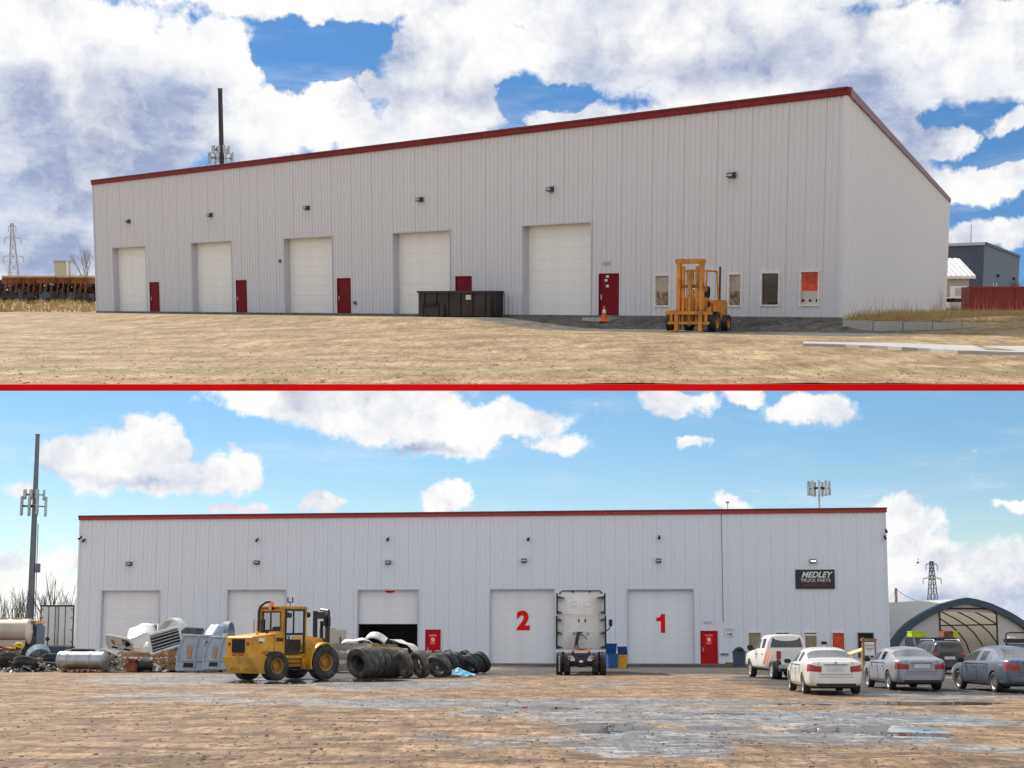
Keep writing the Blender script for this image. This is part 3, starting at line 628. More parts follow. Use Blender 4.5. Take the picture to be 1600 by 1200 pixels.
g = MB(); Pf = UXi @ Vector((PSc.x, PSc.y, ZU)); g.add([(0, .1, HU-.4), (WU, .1, HU-.4), (Pf.x, Pf.y, HU-.4), (Pf.x-WU, Pf.y, HU-.4)], [(0, 1, 2, 3)]); g.build('roof', M['roofw'], bu)
g = MB(); g.add([(Pf.x, Pf.y, 0), (Pf.x-WU, Pf.y, 0), (Pf.x-WU, Pf.y, HU-.4), (Pf.x, Pf.y, HU-.4)], [(0, 1, 2, 3)]); g.add([(0, 0.1, 0), (Pf.x-WU, Pf.y, 0), (Pf.x-WU, Pf.y, HU-.4), (0, .1, HU-.4)], [(0, 1, 2, 3)]); g.build('rear_wall', M['wall2'], bu)
g = MB(); g.box(-.03, WU+.05, -.085, .04, -.75, .10); g.build('foundation', mat('footing', (.16, .155, .15), .85, 0, .3, 1.5, dirt=.4), bu)
g = MB(); g.box(.0, WS, -.05, .04, -.35, .02); g.build('side_foundation', M['concrete'], bu, False, SX)
for o in du: overhead(bu, I4, o, M['door2'], n=8, dep=.5)
for i, o in enumerate(mu): mandoor(bu, I4, o, M['rdoor2'], False)
for (x, y) in ((950, 432), (948, 438), (950, 447)):
    s, z = onU(x, y); g = MB(); g.box(s-.09, s+.09, -.05, -.033, z-.06, z+.06); g.build('door_sticker', M['pale'], bu)
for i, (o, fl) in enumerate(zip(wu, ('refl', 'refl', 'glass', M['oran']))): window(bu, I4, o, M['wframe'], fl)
ul = ['first wall light from the left above the far door of the hillside warehouse', 'second wall light from the left on the hillside warehouse', 'third wall light from the left on the hillside warehouse',
      'wall light above the door behind the dark dumpster', 'wall light above the largest door of the hillside warehouse', 'largest wall light, high above the orange forklift']
for (x, y), lb in zip([(203, 346), (331, 336), (482, 325), (659, 312), (863, 296), (1146, 274)], ul):
    s, z = onU(x, y); walllight(lb, UPM @ UXl @ T(s, -.04, z) @ Matrix.Scale(.85, 4), group='wall lights on the hillside warehouse')
s, z = onU(949, 412); a = thing('address_number', 'grey house number letters above the red door by the traffic cone', 'house number'); a.matrix_basis = UPM @ UXl @ T(s, -.05, z); text('8640', .28, a, FRONT, MATS['grey_letter'], ext=.008)
for (x, y) in ((556, 473), (439, 408)):
    s, z = onU(x, y); g = MB(); g.box(s-.12, s+.12, -.14, -.04, z-.1, z+.1, b=.02); o = g.build('utility_box', M['steelg'], bu)

# ------------------------------------------------------------------ wheels and vehicles
def tyre_mesh(Rr, w, rin, m, n=28, tread=True):
    g = MB(); h = w/2
    prof = [(-h*.75, rin), (-h, rin+(Rr-rin)*.35), (-h, Rr*.90), (-h*.82, Rr*.985), (-h*.3, Rr), (-h*.25, Rr*.975), (h*.25, Rr*.975), (h*.3, Rr), (h*.82, Rr*.985), (h, Rr*.90), (h, rin+(Rr-rin)*.35), (h*.75, rin), (h*.6, rin*1.03+.02), (-h*.6, rin*1.03+.02)]
    g.lathe(prof, n, 'x', closed=True)
    if tread:
        for i in range(n*2):
            a = 2*math.pi*i/(n*2)
            X = Matrix.Rotation(a, 4, 'X') @ T(0, 0, Rr)
            g.box(-h*.95, -h*.35, -.012-Rr*.02, .012+Rr*.02, -.03, .006, X=X); g.box(h*.35, h*.95, -.012-Rr*.02, .012+Rr*.02, -.03, .006, X=X)
    return g.mesh('tyre', m, True)
def wheel(parent, x, y, Rr, w, rin, tm, rm, side, spokes=5, steer=0, deep=False, tread=False, hub=None):
    key = (Rr, w, rin, tm.name, tread)
    if key not in wheel.c: wheel.c[key] = tyre_mesh(Rr, w, rin, tm, tread=tread)
    ty = inst(wheel.c[key], 'wheel', parent, T(x, y, Rr) @ RZ(steer))
    k2 = ('rim', rin, w, rm.name, side, spokes, deep)
    if k2 not in wheel.c:
        g = MB(); h = w/2*side
        if deep:
            g.lathe([(h*.9, rin*1.04), (h*.8, rin*.95), (h*.1, rin*.86), (h*.1, rin*.45), (h*.45, rin*.40), (h*.5, rin*.1), (h*.5, .001)], 24, 'x')
            for i in range(8):
                a = i*math.pi/4; g.cyl((h*.05, rin*.62*math.cos(a), rin*.62*math.sin(a)), (h*.2, rin*.62*math.cos(a), rin*.62*math.sin(a)), rin*.05, n=6)
        else:
            g.lathe([(h*.85, rin*1.04), (h*.7, rin*.93), (h*.2, rin*.90)], 24, 'x')
            g.cyl((h*.1, 0, 0), (h*.75, 0, 0), rin*.24, rin*.18, 12)
            for i in range(spokes):
                X = Matrix.Rotation(2*math.pi*i/spokes, 4, 'X'); g.box(min(h*.45, h*.68), max(h*.45, h*.68), -rin*.11, rin*.11, rin*.15, rin*.97, X=X)
        wheel.c[k2] = g.mesh('rim', rm, True)
    inst(wheel.c[k2], 'rim', ty)
    if not deep:
        k3 = ('disc', rin, w, side)
        if k3 not in wheel.c:
            g = MB(); h = w/2*side; g.cyl((h*.05, 0, 0), (h*.12, 0, 0), rin*.9, n=20); wheel.c[k3] = g.mesh('brake_disc', M['dark'])
        inst(wheel.c[k3], 'brake_disc', ty)
    return ty
wheel.c = {}

def car_cage(st):
    """st: list of (y, half-section of 9 points (x,z)); returns verts, faces, index of strip"""
    V = []; Fc = []
    n = len(st); k = 9
    for (y, sec) in st:
        for (x, z) in sec: V.append((x, y, z))
        for (x, z) in sec: V.append((-x, y, z))
    return V, n, k
def make_car(name, label, cat, loc, az, st, side_glass, screens, lamps, paint, gl, rearglass, wheels, wr, track, L, group, caps=True, lampm=None, rims=None, spokes=5, plate=True, plate_z=.86, bumper_dark=False, extra=None, fog=None):
    th = thing(name, label, cat, loc, -az, group)
    root = th
    V, n, k = car_cage(st)
    V = [(x, y-L/2, z) for (x, y, z) in V]
    Fc = []; Mi = []
    for i in range(n-1):
        for j in range(k-1):
            for sgn in (0, 1):
                a = i*2*k+sgn*k+j; b = a+1; c = a+2*k+1; d = a+2*k
                Fc.append((a, b, c, d))
                mi = 0
                if (i, j) in side_glass: mi = 1
                elif (i, j) in screens: mi = 2 if screens[(i, j)] == 'r' else 3
                elif (i, j) in lamps: mi = 4 if lamps[(i, j)] == 't' else 5
                Mi.append(mi)
    for e in (0, n-1):
        for j in range(k-1):
            a = e*2*k+j; Fc.append((a, a+1, a+k+1, a+k)); Mi.append(0)
    mats = [paint, gl, rearglass, gl, M['tail'], M['lens'], M['seal']]
    names = ['body', 'side_window', 'rear_window', 'windshield', 'tail_light', 'headlight', 'body']
    seen = []
    nm2 = []
    for q, nme in enumerate(names): nm2.append(nme if nme not in seen else None); seen.append(nme)
    # body collects indices 0 and 6
    names_full = names
    cut = []
    for y in wheels:
        cut.append(((track-.16, y-L/2, wr), (2.0, y-L/2, wr), wr*1.17)); cut.append(((-2.0, y-L/2, wr), (-track+.16, y-L/2, wr), wr*1.17))
    me_names = [nm if nm2[i] else None for i, nm in enumerate(names_full)]
    # keep 'body' lookup over both indices
    _split(V, Fc, Mi, names_full, me_names, mats, root, cut)
    for y in wheels:
        for s in (-1, 1): wheel(root, s*track, y-L/2, wr, .22, wr*.64, M['rubber'], rims or M['rim'], s, spokes)
    g = MB(); g.box(-track+.05, track-.05, -L/2+.25, L/2-.3, .20, .34); g.build('underbody', M['seal'], root)
    return root
def _split(V, Fc, Mi, full, once, mats, parent, cut, sub=2):
    names = list(once)
    def run():
        me = bpy.data.meshes.new('cage'); me.from_pydata(V, [], Fc); me.polygons.foreach_set('material_index', Mi)
        for m in mats: me.materials.append(m)
        bm = bmesh.new(); bm.from_mesh(me); bmesh.ops.remove_doubles(bm, verts=bm.verts[:], dist=1e-4); bmesh.ops.recalc_face_normals(bm, faces=bm.faces[:]); bm.to_mesh(me); bm.free()
        o = bpy.data.objects.new('cage', me); COL.objects.link(o)
        if sub:
            md = o.modifiers.new('s', 'SUBSURF'); md.levels = sub; md.render_levels = sub
        cs = []
        for (p0, p1, r) in cut:
            g = MB(); g.cyl(p0, p1, r, n=32, mi=len(mats)-1); c = bpy.data.objects.new('cut', g.mesh('cut', mats)); COL.objects.link(c); cs.append(c)
            md = o.modifiers.new('b', 'BOOLEAN'); md.operation = 'DIFFERENCE'; md.object = c; md.solver = 'EXACT'
        bpy.context.view_layer.update(); dg = bpy.context.evaluated_depsgraph_get(); em = bpy.data.meshes.new_from_object(o.evaluated_get(dg))
        for c in cs: bpy.data.objects.remove(c)
        bpy.data.objects.remove(o); return em
    em = run()
    for i, nm in enumerate(names):
        if nm is None: continue
        idx = [j for j in range(len(full)) if full[j] == nm]
        bm = bmesh.new(); bm.from_mesh(em); bmesh.ops.delete(bm, geom=[f for f in bm.faces if f.material_index not in idx], context='FACES')
        if not bm.faces: bm.free(); continue
        if nm in ('body', 'cab', 'bed'):
            m2 = bpy.data.meshes.new(nm); bm.to_mesh(m2)
            m2.materials.clear()
            for m in mats: m2.materials.append(m)
            m2.polygons.foreach_set('use_smooth', [True]*len(m2.polygons)); m2.set_sharp_from_angle(angle=R(30)); inst(m2, nm, parent)
        else:
            left = set(bm.faces)
            while left:
                f0 = left.pop(); st = [f0]; isl = [f0]
                while st:
                    f = st.pop()
                    for e in f.edges:
                        for q in e.link_faces:
                            if q in left: left.discard(q); st.append(q); isl.append(q)
                vm = {}; vs = []; fs = []
                for f in isl:
                    for v in f.verts:
                        if v not in vm: vm[v] = len(vs); vs.append(v.co.copy())
                    fs.append([vm[v] for v in f.verts])
                m2 = bpy.data.meshes.new(nm); m2.from_pydata(vs, [], fs); m2.materials.append(mats[i]); m2.polygons.foreach_set('use_smooth', [True]*len(m2.polygons)); inst(m2, nm, parent)
        bm.free()
def low(y, w, zb, zm, zt, crown=.03, tw=.90):
    return (y, [(0, zb), (w*.86, zb), (w*.985, zb+.10), (w, zm), (w*.975, zt-.07), (w*tw, zt-.012), (w*.84*tw/.9, zt), (w*.66*tw/.9, zt+crown*.5), (0, zt+crown)])
def high(y, w, zb, zm, zbelt, wr, zr):
    return (y, [(0, zb), (w*.86, zb), (w*.985, zb+.10), (w, zm), (w*.985, zbelt-.03), (w*.945, zbelt+.02), (wr*1.03, zr-.10), (wr*.86, zr-.015), (0, zr+.02)])
from mathutils.bvhtree import BVHTree
def seams(c, lines, axis, m, name='panel_gap', r_=.009):
    b = [k for k in kids(c) if k.name.split('.')[0] in ('body', 'cab')][0]
    me = b.data; bv = BVHTree.FromPolygons([v.co for v in me.vertices], [tuple(p.vertices) for p in me.polygons])
    for ln in lines:
        for sgn in ((-1, 1) if axis == 'x' else (1,)):
            P = []
            for (p, q) in zip(ln, ln[1:]):
                for k in range(7):
                    a = p[0]+(q[0]-p[0])*k/6; z = p[1]+(q[1]-p[1])*k/6
                    o, d = (Vector((sgn*2, a, z)), Vector((-sgn, 0, 0))) if axis == 'x' else (Vector((a, -5, z)), Vector((0, 1, 0)))
                    h = bv.ray_cast(o, d)[0]
                    if h: P.append(h)
            if len(P) > 1: g = MB(); g.tube([tuple(p) for p in P], r_, 4); g.build(name, m, c)
def sedan(name, label, loc, az, paint, L=4.75, w=.90, H=1.46, deck=1.04, belt=.93, fast=0, rims=None, spokes=5, group='cars parked by the warehouse', lampw=1):
    st = [low(0.02, w*.70, .30, .74, deck-.10, .0), low(.06, w*.86, .27, .76, deck-.015, .0), low(.22, w*.965, .24, .76, deck, .015), low(.75-fast*.25, w, .22, .70, deck+.015, .03),
          high(1.50-fast*.15, w, .2, .66, belt+.02, .60, H-.045), high(1.62, w, .2, .66, belt+.01, .61, H-.03), high(2.22, w, .2, .66, belt, .63, H), high(2.32, w, .2, .66, belt, .63, H),
          high(3.02, w, .2, .66, belt-.01, .60, H-.03), low(3.78, w, .2, .64, belt+.03, .04), low(4.25, w*.98, .2, .60, belt-.08, .05), low(4.58, w*.88, .22, .52, belt-.20, .04), low(4.74, w*.62, .26, .48, belt-.32, .02)]
    st = [(y*L/4.75, s) for y, s in st]
    sg = {(5, 5), (7, 5), (4, 5)}; sg = {(5, 5), (7, 5)}
    sg |= {(8, 5)}
    scr = {(3, 7): 'r', (3, 6): 'r', (8, 7): 'f', (8, 6): 'f'}
    lm = {(0, 3): 't', (1, 3): 't', (11, 3): 'h', (10, 3): 'h'}
    if lampw: lm.update({(0, 3): 't'})
    c = make_car(name, label, 'car', loc, az, st, sg, scr, lm, paint, M['cglass'], M['dglass'], (L*.215, L*.79), .325, w*.86, L, group, rims=rims, spokes=spokes)
    y0 = -L/2
    q = lambda f: L*f+y0
    seams(c, [[(q(.30), .95*deck-.12), (q(.315), .62)], [(q(.475), belt-.04), (q(.475), .34)], [(q(.70), belt-.04), (q(.715), .34)], [(q(.33), .345), (q(.715), .345)]], 'x', M['seal'])
    seams(c, [[(q(.30), belt-.02), (q(.72), belt-.02)]], 'x', M['black'], 'belt_moulding', .016)
    seams(c, [[(-.50, deck-.02), (-.56, deck-.20), (-.48, deck-.42), (.48, deck-.42), (.56, deck-.20), (.50, deck-.02)]], 'y', M['seal'])
    seams(c, [[(-.78, .56), (.78, .56)]], 'y', M['dark'], 'bumper_crease', .008)
    for s in (-1, 1):
        g = MB(); g.box(s*(w+.10)-.11, s*(w+.10)+.11, L*.68+y0-.06, L*.68+y0+.06, belt+.0, belt+.14, b=.03); g.build('mirror', M['black'], c)
        g = MB()
        for yy in (L*.36, L*.53): g.box(s*(w-.0)-.015, s*(w-.0)+.02, yy+y0-.09, yy+y0+.09, belt-.14, belt-.115, b=.008)
        g.build('door_handle', paint, c)
    g = MB(); g.box(-.26, .26, y0-.015, y0+.03, deck-.30, deck-.16); g.build('number_plate', M['plate'], c)
    g = MB(); g.box(-.60, .60, y0-.0, y0+.05, .27, .36); g.build('bumper_insert', M['black'], c)
    g = MB(); g.box(-.36, .36, y0-.005, y0+.04, deck-.135, deck-.115, b=.004); g.build('boot_trim', M['dark'], c)
    g = MB(); g.cyl((0, 1.45+y0, H+.0), (0, 1.30+y0, H+.09), .012, .006, 6); g.build('aerial', M['black'], c)
    g = MB(); g.lathe([(-.004, .0), (-.004, .055), (.004, .055), (.004, 0)], 16, 'y', X=T(0, y0+.0, deck-.08)); g.build('badge', M['rim'], c)
    return c
def carpos(px, py, Y=None):
    p = gL(px, py) if Y is None else atL(px, py, Y); return (p.x, p.y, 0)
def place(px, Y): p = atL(px, 1000, Y); return (p.x, p.y, 0)
sedan('parked_car', 'white sedan with red tail lights parked beside the striped pickup', place(1284, 46.4), 2.5, M['spaint'], L=4.8, w=.90, H=1.47, deck=1.06)
sedan('parked_car', 'grey blue sedan with a sloping rear between white sedan and dark blue sedan', place(1408, 50.0), -1.0, M['gpaint'], L=4.6, w=.90, H=1.46, deck=1.05, fast=1, spokes=7)
sedan('parked_car', 'dark blue sedan at the right edge of the parked row', place(1562, 48.2), -5.5, M['bpaint'], L=4.9, w=.93, H=1.50, deck=1.07, fast=.5, spokes=9)
# SUV
def suv():
    w, H, L = .93, 1.62, 4.7
    st = [high(.03, w*.80, .34, .70, 1.0, .50, 1.46), high(.10, w*.93, .30, .72, 1.0, .62, H-.05), high(.28, w, .25, .72, 1.0, .66, H), high(1.2, w, .24, .7, 1.0, .68, H), high(1.3, w, .24, .7, 1.0, .68, H), high(2.2, w, .24, .7, .99, .68, H), high(2.3, w, .24, .7, .99, .68, H),
          high(3.0, w, .24, .7, .98, .64, H-.03), low(3.7, w, .24, .68, 1.02, .04), low(4.3, w*.95, .24, .62, .95, .04), low(4.66, w*.7, .28, .55, .80, .02)]
    c = make_car('parked_car', 'dark sport utility vehicle parked behind the two sedans', 'car', place(1461, 72.0), 0, st, {(2, 5), (4, 5), (6, 5), (7, 5)}, {(7, 7): 'f', (7, 6): 'f'}, {(0, 4): 't', (9, 3): 'h'}, M['kpaint'], M['cglass'], M['cglass'], (.95, 3.75), .36, w*.86, L, 'cars parked by the warehouse')
    g = MB(); g.add([(-.66, -L/2+.0, 1.06), (.66, -L/2+.0, 1.06), (.56, -L/2+.07, 1.50), (-.56, -L/2+.07, 1.50)], [(0, 1, 2, 3)]); g.build('rear_window', M['cglass'], c)
    g = MB(); g.box(-.26, .26, -L/2-.02, -L/2+.03, .72, .86); g.build('number_plate', M['plate'], c)
    for s in (-1, 1):
        g = MB(); g.tube([(s*.62, -1.9, H+.0), (s*.62, -1.8, H+.06), (s*.62, .4, H+.06), (s*.62, .5, H)], .018, 6); g.build('roof_rail', M['steell'], c)
suv()
# pickup
def pickup():
    w, H, L = .98, 1.92, 5.8
    c = thing('pickup_truck', 'white pickup truck with faded orange diagonal stripes along its side', 'pickup truck', place(1220, 63.0), 5.0, 'cars parked by the warehouse')
    y0 = -L/2
    st = [high(2.02, w*.90, .42, .85, 1.22, .66, H-.12), high(2.06, w*.98, .40, .85, 1.22, .74, H-.03), high(2.2, w, .40, .85, 1.22, .77, H), high(2.9, w, .40, .85, 1.21, .77, H), high(3.0, w, .40, .85, 1.21, .77, H),
          high(3.55, w, .40, .85, 1.19, .72, H-.03), low(4.2, w, .40, .84, 1.23, .05), low(5.0, w, .40, .8, 1.18, .05), low(5.6, w*.95, .5, .8, 1.08, .04), low(5.78, w*.8, .52, .75, .95, .0)]
    V, n, k = car_cage(st); V = [(x, y+y0, z) for x, y, z in V]; Fc = []; Mi = []
    for i in range(n-1):
        for j in range(k-1):
            for sg in (0, 1):
                a = i*2*k+sg*k+j; Fc.append((a, a+1, a+2*k+1, a+2*k)); Mi.append(1 if (i, j) in {(2, 5), (4, 5), (5, 5)} else 2 if (i, j) in {(5, 7), (5, 6)} else 3 if (i, j) == (8, 3) else 0)
    for e in (0, n-1):
        for j in range(k-1): a = e*2*k+j; Fc.append((a, a+1, a+k+1, a+k)); Mi.append(0)
    wr, tr = .39, .83
    full = ['cab', 'side_window', 'windshield', 'headlight', 'cab']
    _split(V, Fc, Mi, full, ['cab', 'side_window', 'windshield', 'headlight', None], [M['wpaint'], M['cglass'], M['cglass'], M['lens'], M['seal']], c, [((s*.6, 4.75+y0, wr), (s*2, 4.75+y0, wr), .46) for s in (-1, 1)])
    g = MB()
    P = [(0.06, .62), (1.98, .62), (1.98, 1.33), (.06, 1.33)]
    for s in (-1, 1): g.box(min(s*.86, s*w), max(s*.86, s*w), .10+y0, 1.98+y0, .44, 1.30, b=.03)
    g.box(-.86, .86, .12+y0, 1.98+y0, .62, .70); g.box(-.86, .86, 1.9+y0, 1.98+y0, .7, 1.30)
    me = g.mesh('bed', [M['wpaint'], M['seal']])
    o = bpy.data.objects.new('bed', me); COL.objects.link(o)
    cs = []
    for s in (-1, 1):
        q = MB(); q.cyl((s*.5, 1.15+y0, wr), (s*2, 1.15+y0, wr), .46, n=32, mi=1); cc = bpy.data.objects.new('cut', q.mesh('cut', [M['wpaint'], M['seal']])); COL.objects.link(cc); cs.append(cc)
        md = o.modifiers.new('b', 'BOOLEAN'); md.object = cc; md.operation = 'DIFFERENCE'; md.solver = 'EXACT'
    bpy.context.view_layer.update(); em = bpy.data.meshes.new_from_object(o.evaluated_get(bpy.context.evaluated_depsgraph_get()))
    for x in cs+[o]: bpy.data.objects.remove(x)
    em.materials.clear(); em.materials.append(M['wpaint']); em.materials.append(M['seal']); inst(em, 'bed', c)
    g = MB(); g.box(-.78, .78, .06+y0, .12+y0, .66, 1.28, b=.02); g.box(-.2, .2, .05+y0, .07+y0, 1.02, 1.12, b=.01); g.build('tailgate', M['wpaint'], c)
    for s in (-1, 1):
        g = MB(); g.box(min(s*.80, s*.985), max(s*.80, s*.985), .05+y0, .22+y0, .86, 1.22, b=.03); g.build('tail_light', M['tail'], c)
        g = MB(); g.box(s*1.16-.13, s*1.16+.13, 3.75+y0, 3.87+y0, 1.22, 1.45, b=.04); g.cyl((s*.95, 3.8+y0, 1.25), (s*1.1, 3.8+y0, 1.28), .03, n=6); g.build('mirror', M['black'], c)
    g = MB(); g.box(-.92, .92, -.06+y0, .06+y0, .48, .64, b=.03); g.build('rear_bumper', M['steell'], c)
    g = MB(); g.box(-.16, .16, -.075+y0, -.058+y0, .50, .62); g.build('number_plate', M['plate'], c)
    g = MB(); g.add([(-.72, 1.995+y0, 1.36), (.72, 1.995+y0, 1.36), (.62, 2.035+y0, 1.77), (-.62, 2.035+y0, 1.77)], [(0, 1, 2, 3)]); g.build('rear_window', M['cglass'], c)
    for y in (1.15, 4.75):
        for s in (-1, 1): wheel(c, s*tr, y+y0, wr, .27, .24, M['rubber'], M['rimw'], s, 6)
    for q in range(3):
        g = MB(); a = 2.35-q*.42
        for s in (-1, 1):
            x = s*(w+.012); g.add([(x, a+y0-.1, .62), (x, a+y0+.08, .62), (x, a+y0-.65, 1.27), (x, a+y0-.83, 1.27)], [(0, 1, 2, 3)])
        g.build('side_stripe', M['stripe'], c)
    g = MB(); g.box(-.75, .75, .4+y0, L-.5+y0, .34, .5); g.build('chassis', M['seal'], c)
    for s in (-1, 1): g = MB(); g.cyl((s*.58, 1.15+y0, wr), (s*.66, 1.15+y0, wr), .458, n=28); g.build('wheel_well', M['seal'], c)
    g = MB()
    for s in (-1, 1):
        for yy in (2.42, 3.2): g.box(s*(w+.0)-.02, s*(w+.0)+.02, yy+y0, yy+y0+.16, 1.05, 1.08, b=.008)
    g.build('door_handle', M['black'], c)
pickup()

# ------------------------------------------------------------------ tractor truck (rear view)
def tractor():
    c = thing('semi_truck', 'white sleeper cab tractor truck seen from behind between doors 1 and 2', 'truck', place(908, 71.5), -2.9)
    # sleeper cab back at y=0; frame toward camera; wheels at y=-.. (local +y away)
    def rr(w, z0, z1, r, k=6):
        P = []
        for (cx, cz, a0) in ((w-r, z0+.06, -90), (w-r, z1-r, 0), (-w+r, z1-r, 90), (-w+r, z0+.06, 180)):
            rad = r if cz > z0+.2 else .06
            for i in range(k+1):
                a = R(a0+90*i/k); P.append((cx+(r-rad)*(1 if cx > 0 else -1)+rad*math.cos(a), cz+rad*math.sin(a)))
        return P
    g = MB(); P = rr(1.20, 1.18, 4.12, .30); Pi = [(x*.93, 2.65+(z-2.65)*.95) for x, z in P]
    n = len(P); vs = [(x, 0.0, z) for x, z in P]+[(x, 3.6, z) for x, z in P]+[(x, -.05, z) for x, z in Pi]
    fs = [(i, (i+1) % n, n+(i+1) % n, n+i) for i in range(n)]+[(i, (i+1) % n, 2*n+(i+1) % n, 2*n+i) for i in range(n)]+[tuple(range(n, 2*n)), tuple(range(2*n, 3*n))]
    g.add(vs, fs); g.build('sleeper_cab', mat('cab_white', (.82, .82, .81), .4, 0, .04, 1, dirt=.2, dirtc=(.4, .38, .34)), c, True)
    cw = MATS['cab_white']
    g = MB()
    g.box(-.62, .62, -.075, -.045, 2.86, 2.90, b=.008); g.box(-.88, -.80, -.08, -.045, 1.75, 2.9, b=.02); g.box(.80, .88, -.08, -.045, 1.75, 2.9, b=.02); g.box(-.88, .88, -.08, -.045, 2.93, 2.99, b=.02)
    g.box(-.55, -.15, -.075, -.045, 3.35, 3.38, b=.01); g.box(.15, .55, -.075, -.045, 3.35, 3.38, b=.01)
    for s in (-1, 1):
        for i in range(8):
            a0, a1 = R(180*i/8), R(180*(i+1)/8)
            g.tube([(s*.35+.2*math.cos(a0), -.055, 3.4+.22*math.sin(a0)), (s*.35+.2*math.cos(a1), -.055, 3.4+.22*math.sin(a1))], .018, 6)
    g.tube([(-.62, -.055, 2.05), (-.35, -.055, 1.55), (.35, -.055, 1.55), (.62, -.055, 2.05), (.30, -.055, 2.10), (-.30, -.055, 2.10), (-.62, -.055, 2.05)], .025, 6)
    g.tube([(-.03, -.055, 3.0), (-.03, -.055, 4.0)], .012, 6); g.tube([(-.40, -.055, 3.65), (-.40, -.055, 4.0)], .012, 6); g.tube([(.40, -.055, 3.65), (.40, -.055, 4.0)], .012, 6)
    g.build('pressed_ribs', cw, c)
    for s in (-1, 1):
        g = MB(); g.box(s*.16+.05-.03, s*.16+.05+.03, -.07, -.045, 2.55, 2.72); g.build('vent', M['seal'], c)
        g = MB(); g.lathe([(-.07, .05), (-.07, .07), (-.045, .07), (-.045, .05)], 14, 'y', X=T(s*.34, 0, 1.97)); g.build('port', M['dark'], c)
        # side fairing extenders
        g = MB(); g.box(min(s*1.19, s*1.26), max(s*1.19, s*1.26), -.42, .3, 1.2, 2.88, b=.02); g.box(min(s*1.17, s*1.23), max(s*1.17, s*1.23), -.42, .3, 2.92, 4.0, b=.02); g.build('side_extender', cw, c)
        g = MB(); g.box(min(s*1.18, s*1.27), max(s*1.18, s*1.27), -.47, -.42, 1.2, 2.88); g.box(min(s*1.16, s*1.24), max(s*1.16, s*1.24), -.47, -.42, 2.92, 4.0); g.build('rubber_edge', M['black'], c)
        for z in (1.32, 2.03, 2.68, 3.06, 3.80):
            g = MB(); g.prism([(s*1.18, z-.04), (s*1.18, z+.06), (s*.80 if z > 3.7 else s*.95, z-.02), (s*.82 if z > 3.7 else s*.96, z-.05)], -.38, -.08, 'y'); g.build('stay_bracket', M['black'], c)
    g = MB(); g.tube([(-1.1, -.1, 3.98), (-.95, -.1, 4.13), (.95, -.1, 4.13), (1.1, -.1, 3.98)], .035, 6); g.box(-.45, -.35, -.12, -.03, 4.05, 4.12); g.box(.4, .5, -.12, -.03, 4.05, 4.12); g.build('roof_edge_seal', M['black'], c)
    g = MB(); g.box(1.42, 1.60, .9, 1.05, 2.35, 2.72, b=.04); g.tube([(1.2, 1.0, 2.05), (1.45, 1.0, 2.25), (1.5, 1.0, 2.4)], .03, 6); g.build('mirror', M['black'], c)
    g = MB()
    for s in (-1, 1): g.box(min(s*.36, s*.46), max(s*.36, s*.46), -3.6, 3.0, .82, 1.08)
    g.box(-.5, .5, -3.55, -3.4, .82, 1.05); g.build('chassis_rail', M['dark'], c)
    g = MB(); g.cyl((-.9, -1.6, .53), (.9, -1.6, .53), .11, n=10); g.build('axle', M['dark'], c); g = MB(); g.cyl((-.9, -2.9, .53), (.9, -2.9, .53), .11, n=10); g.box(-.28, .28, -3.05, -2.75, .36, .72, b=.08); g.box(-.3, .3, -3.62, -3.5, .62, .84); g.build('axle', M['dark'], c)
    g = MB(); g.prism([(-3.0, 1.12), (-2.7, 1.24), (-1.7, 1.24), (-1.6, 1.12)], -.45, .45, 'x'); g.cyl((0, -2.3, 1.22), (0, -2.3, 1.26), .5, n=18); g.build('fifth_wheel', M['rust'], c)
    for s in (-1, 1):
        g = MB(); g.box(min(s*.36, s*.62), max(s*.36, s*.62), -3.68, -3.58, .74, .92, b=.02); g.build('tail_light_box', M['steell'], c)
        g = MB(); g.box(s*.55-.05, s*.55+.05, -3.70, -3.67, .78, .88); g.build('tail_light', M['tail'], c)
        for y in (-1.6, -2.9):
            for x in (.68, 1.06): wheel(c, s*x, y, .53, .29, .29, M['rubber'], M['dark'], s, deep=True, tread=True)
    g = MB(); g.box(-.09, .09, -3.72, -3.68, .60, .70, b=.02); g.build('plate_light', M['white'], c)
    g = MB()
    for q in range(4): g.tube([(-.15+q*.07, -.06, 1.95+.03*q), (-.2+q*.05, -.35, 2.05), (-.3+q*.04, -.5, 1.5), (-.35+q*.1, -.9, 1.15)], .022, 6)
    g.tube([(.0, -.06, 1.95), (.15, -.3, 1.85), (.3, -.2, 1.70)], .02, 6); g.build('air_hose', M['black'], c)
    for y in (2.6,):
        for s in (-1, 1): wheel(c, s*1.02, y, .53, .29, .29, M['rubber'], M['rim'], s, deep=True)
    g = MB()
    for i in range(7): g.cyl((-1.05+.01*(i % 2), -3.437, .18+.11*i), (-1.05, -3.45, .25+.11*i), .022, n=5)
    g.build('tread_marks', M['white'], c)
    g = MB(); g.prism([(3.6, 1.2), (5.6, 1.2), (5.9, 1.5), (5.5, 2.1), (4.4, 2.35), (3.6, 3.6)], -1.05, 1.05, 'x'); g.build('hood', cw, c)
tractor()

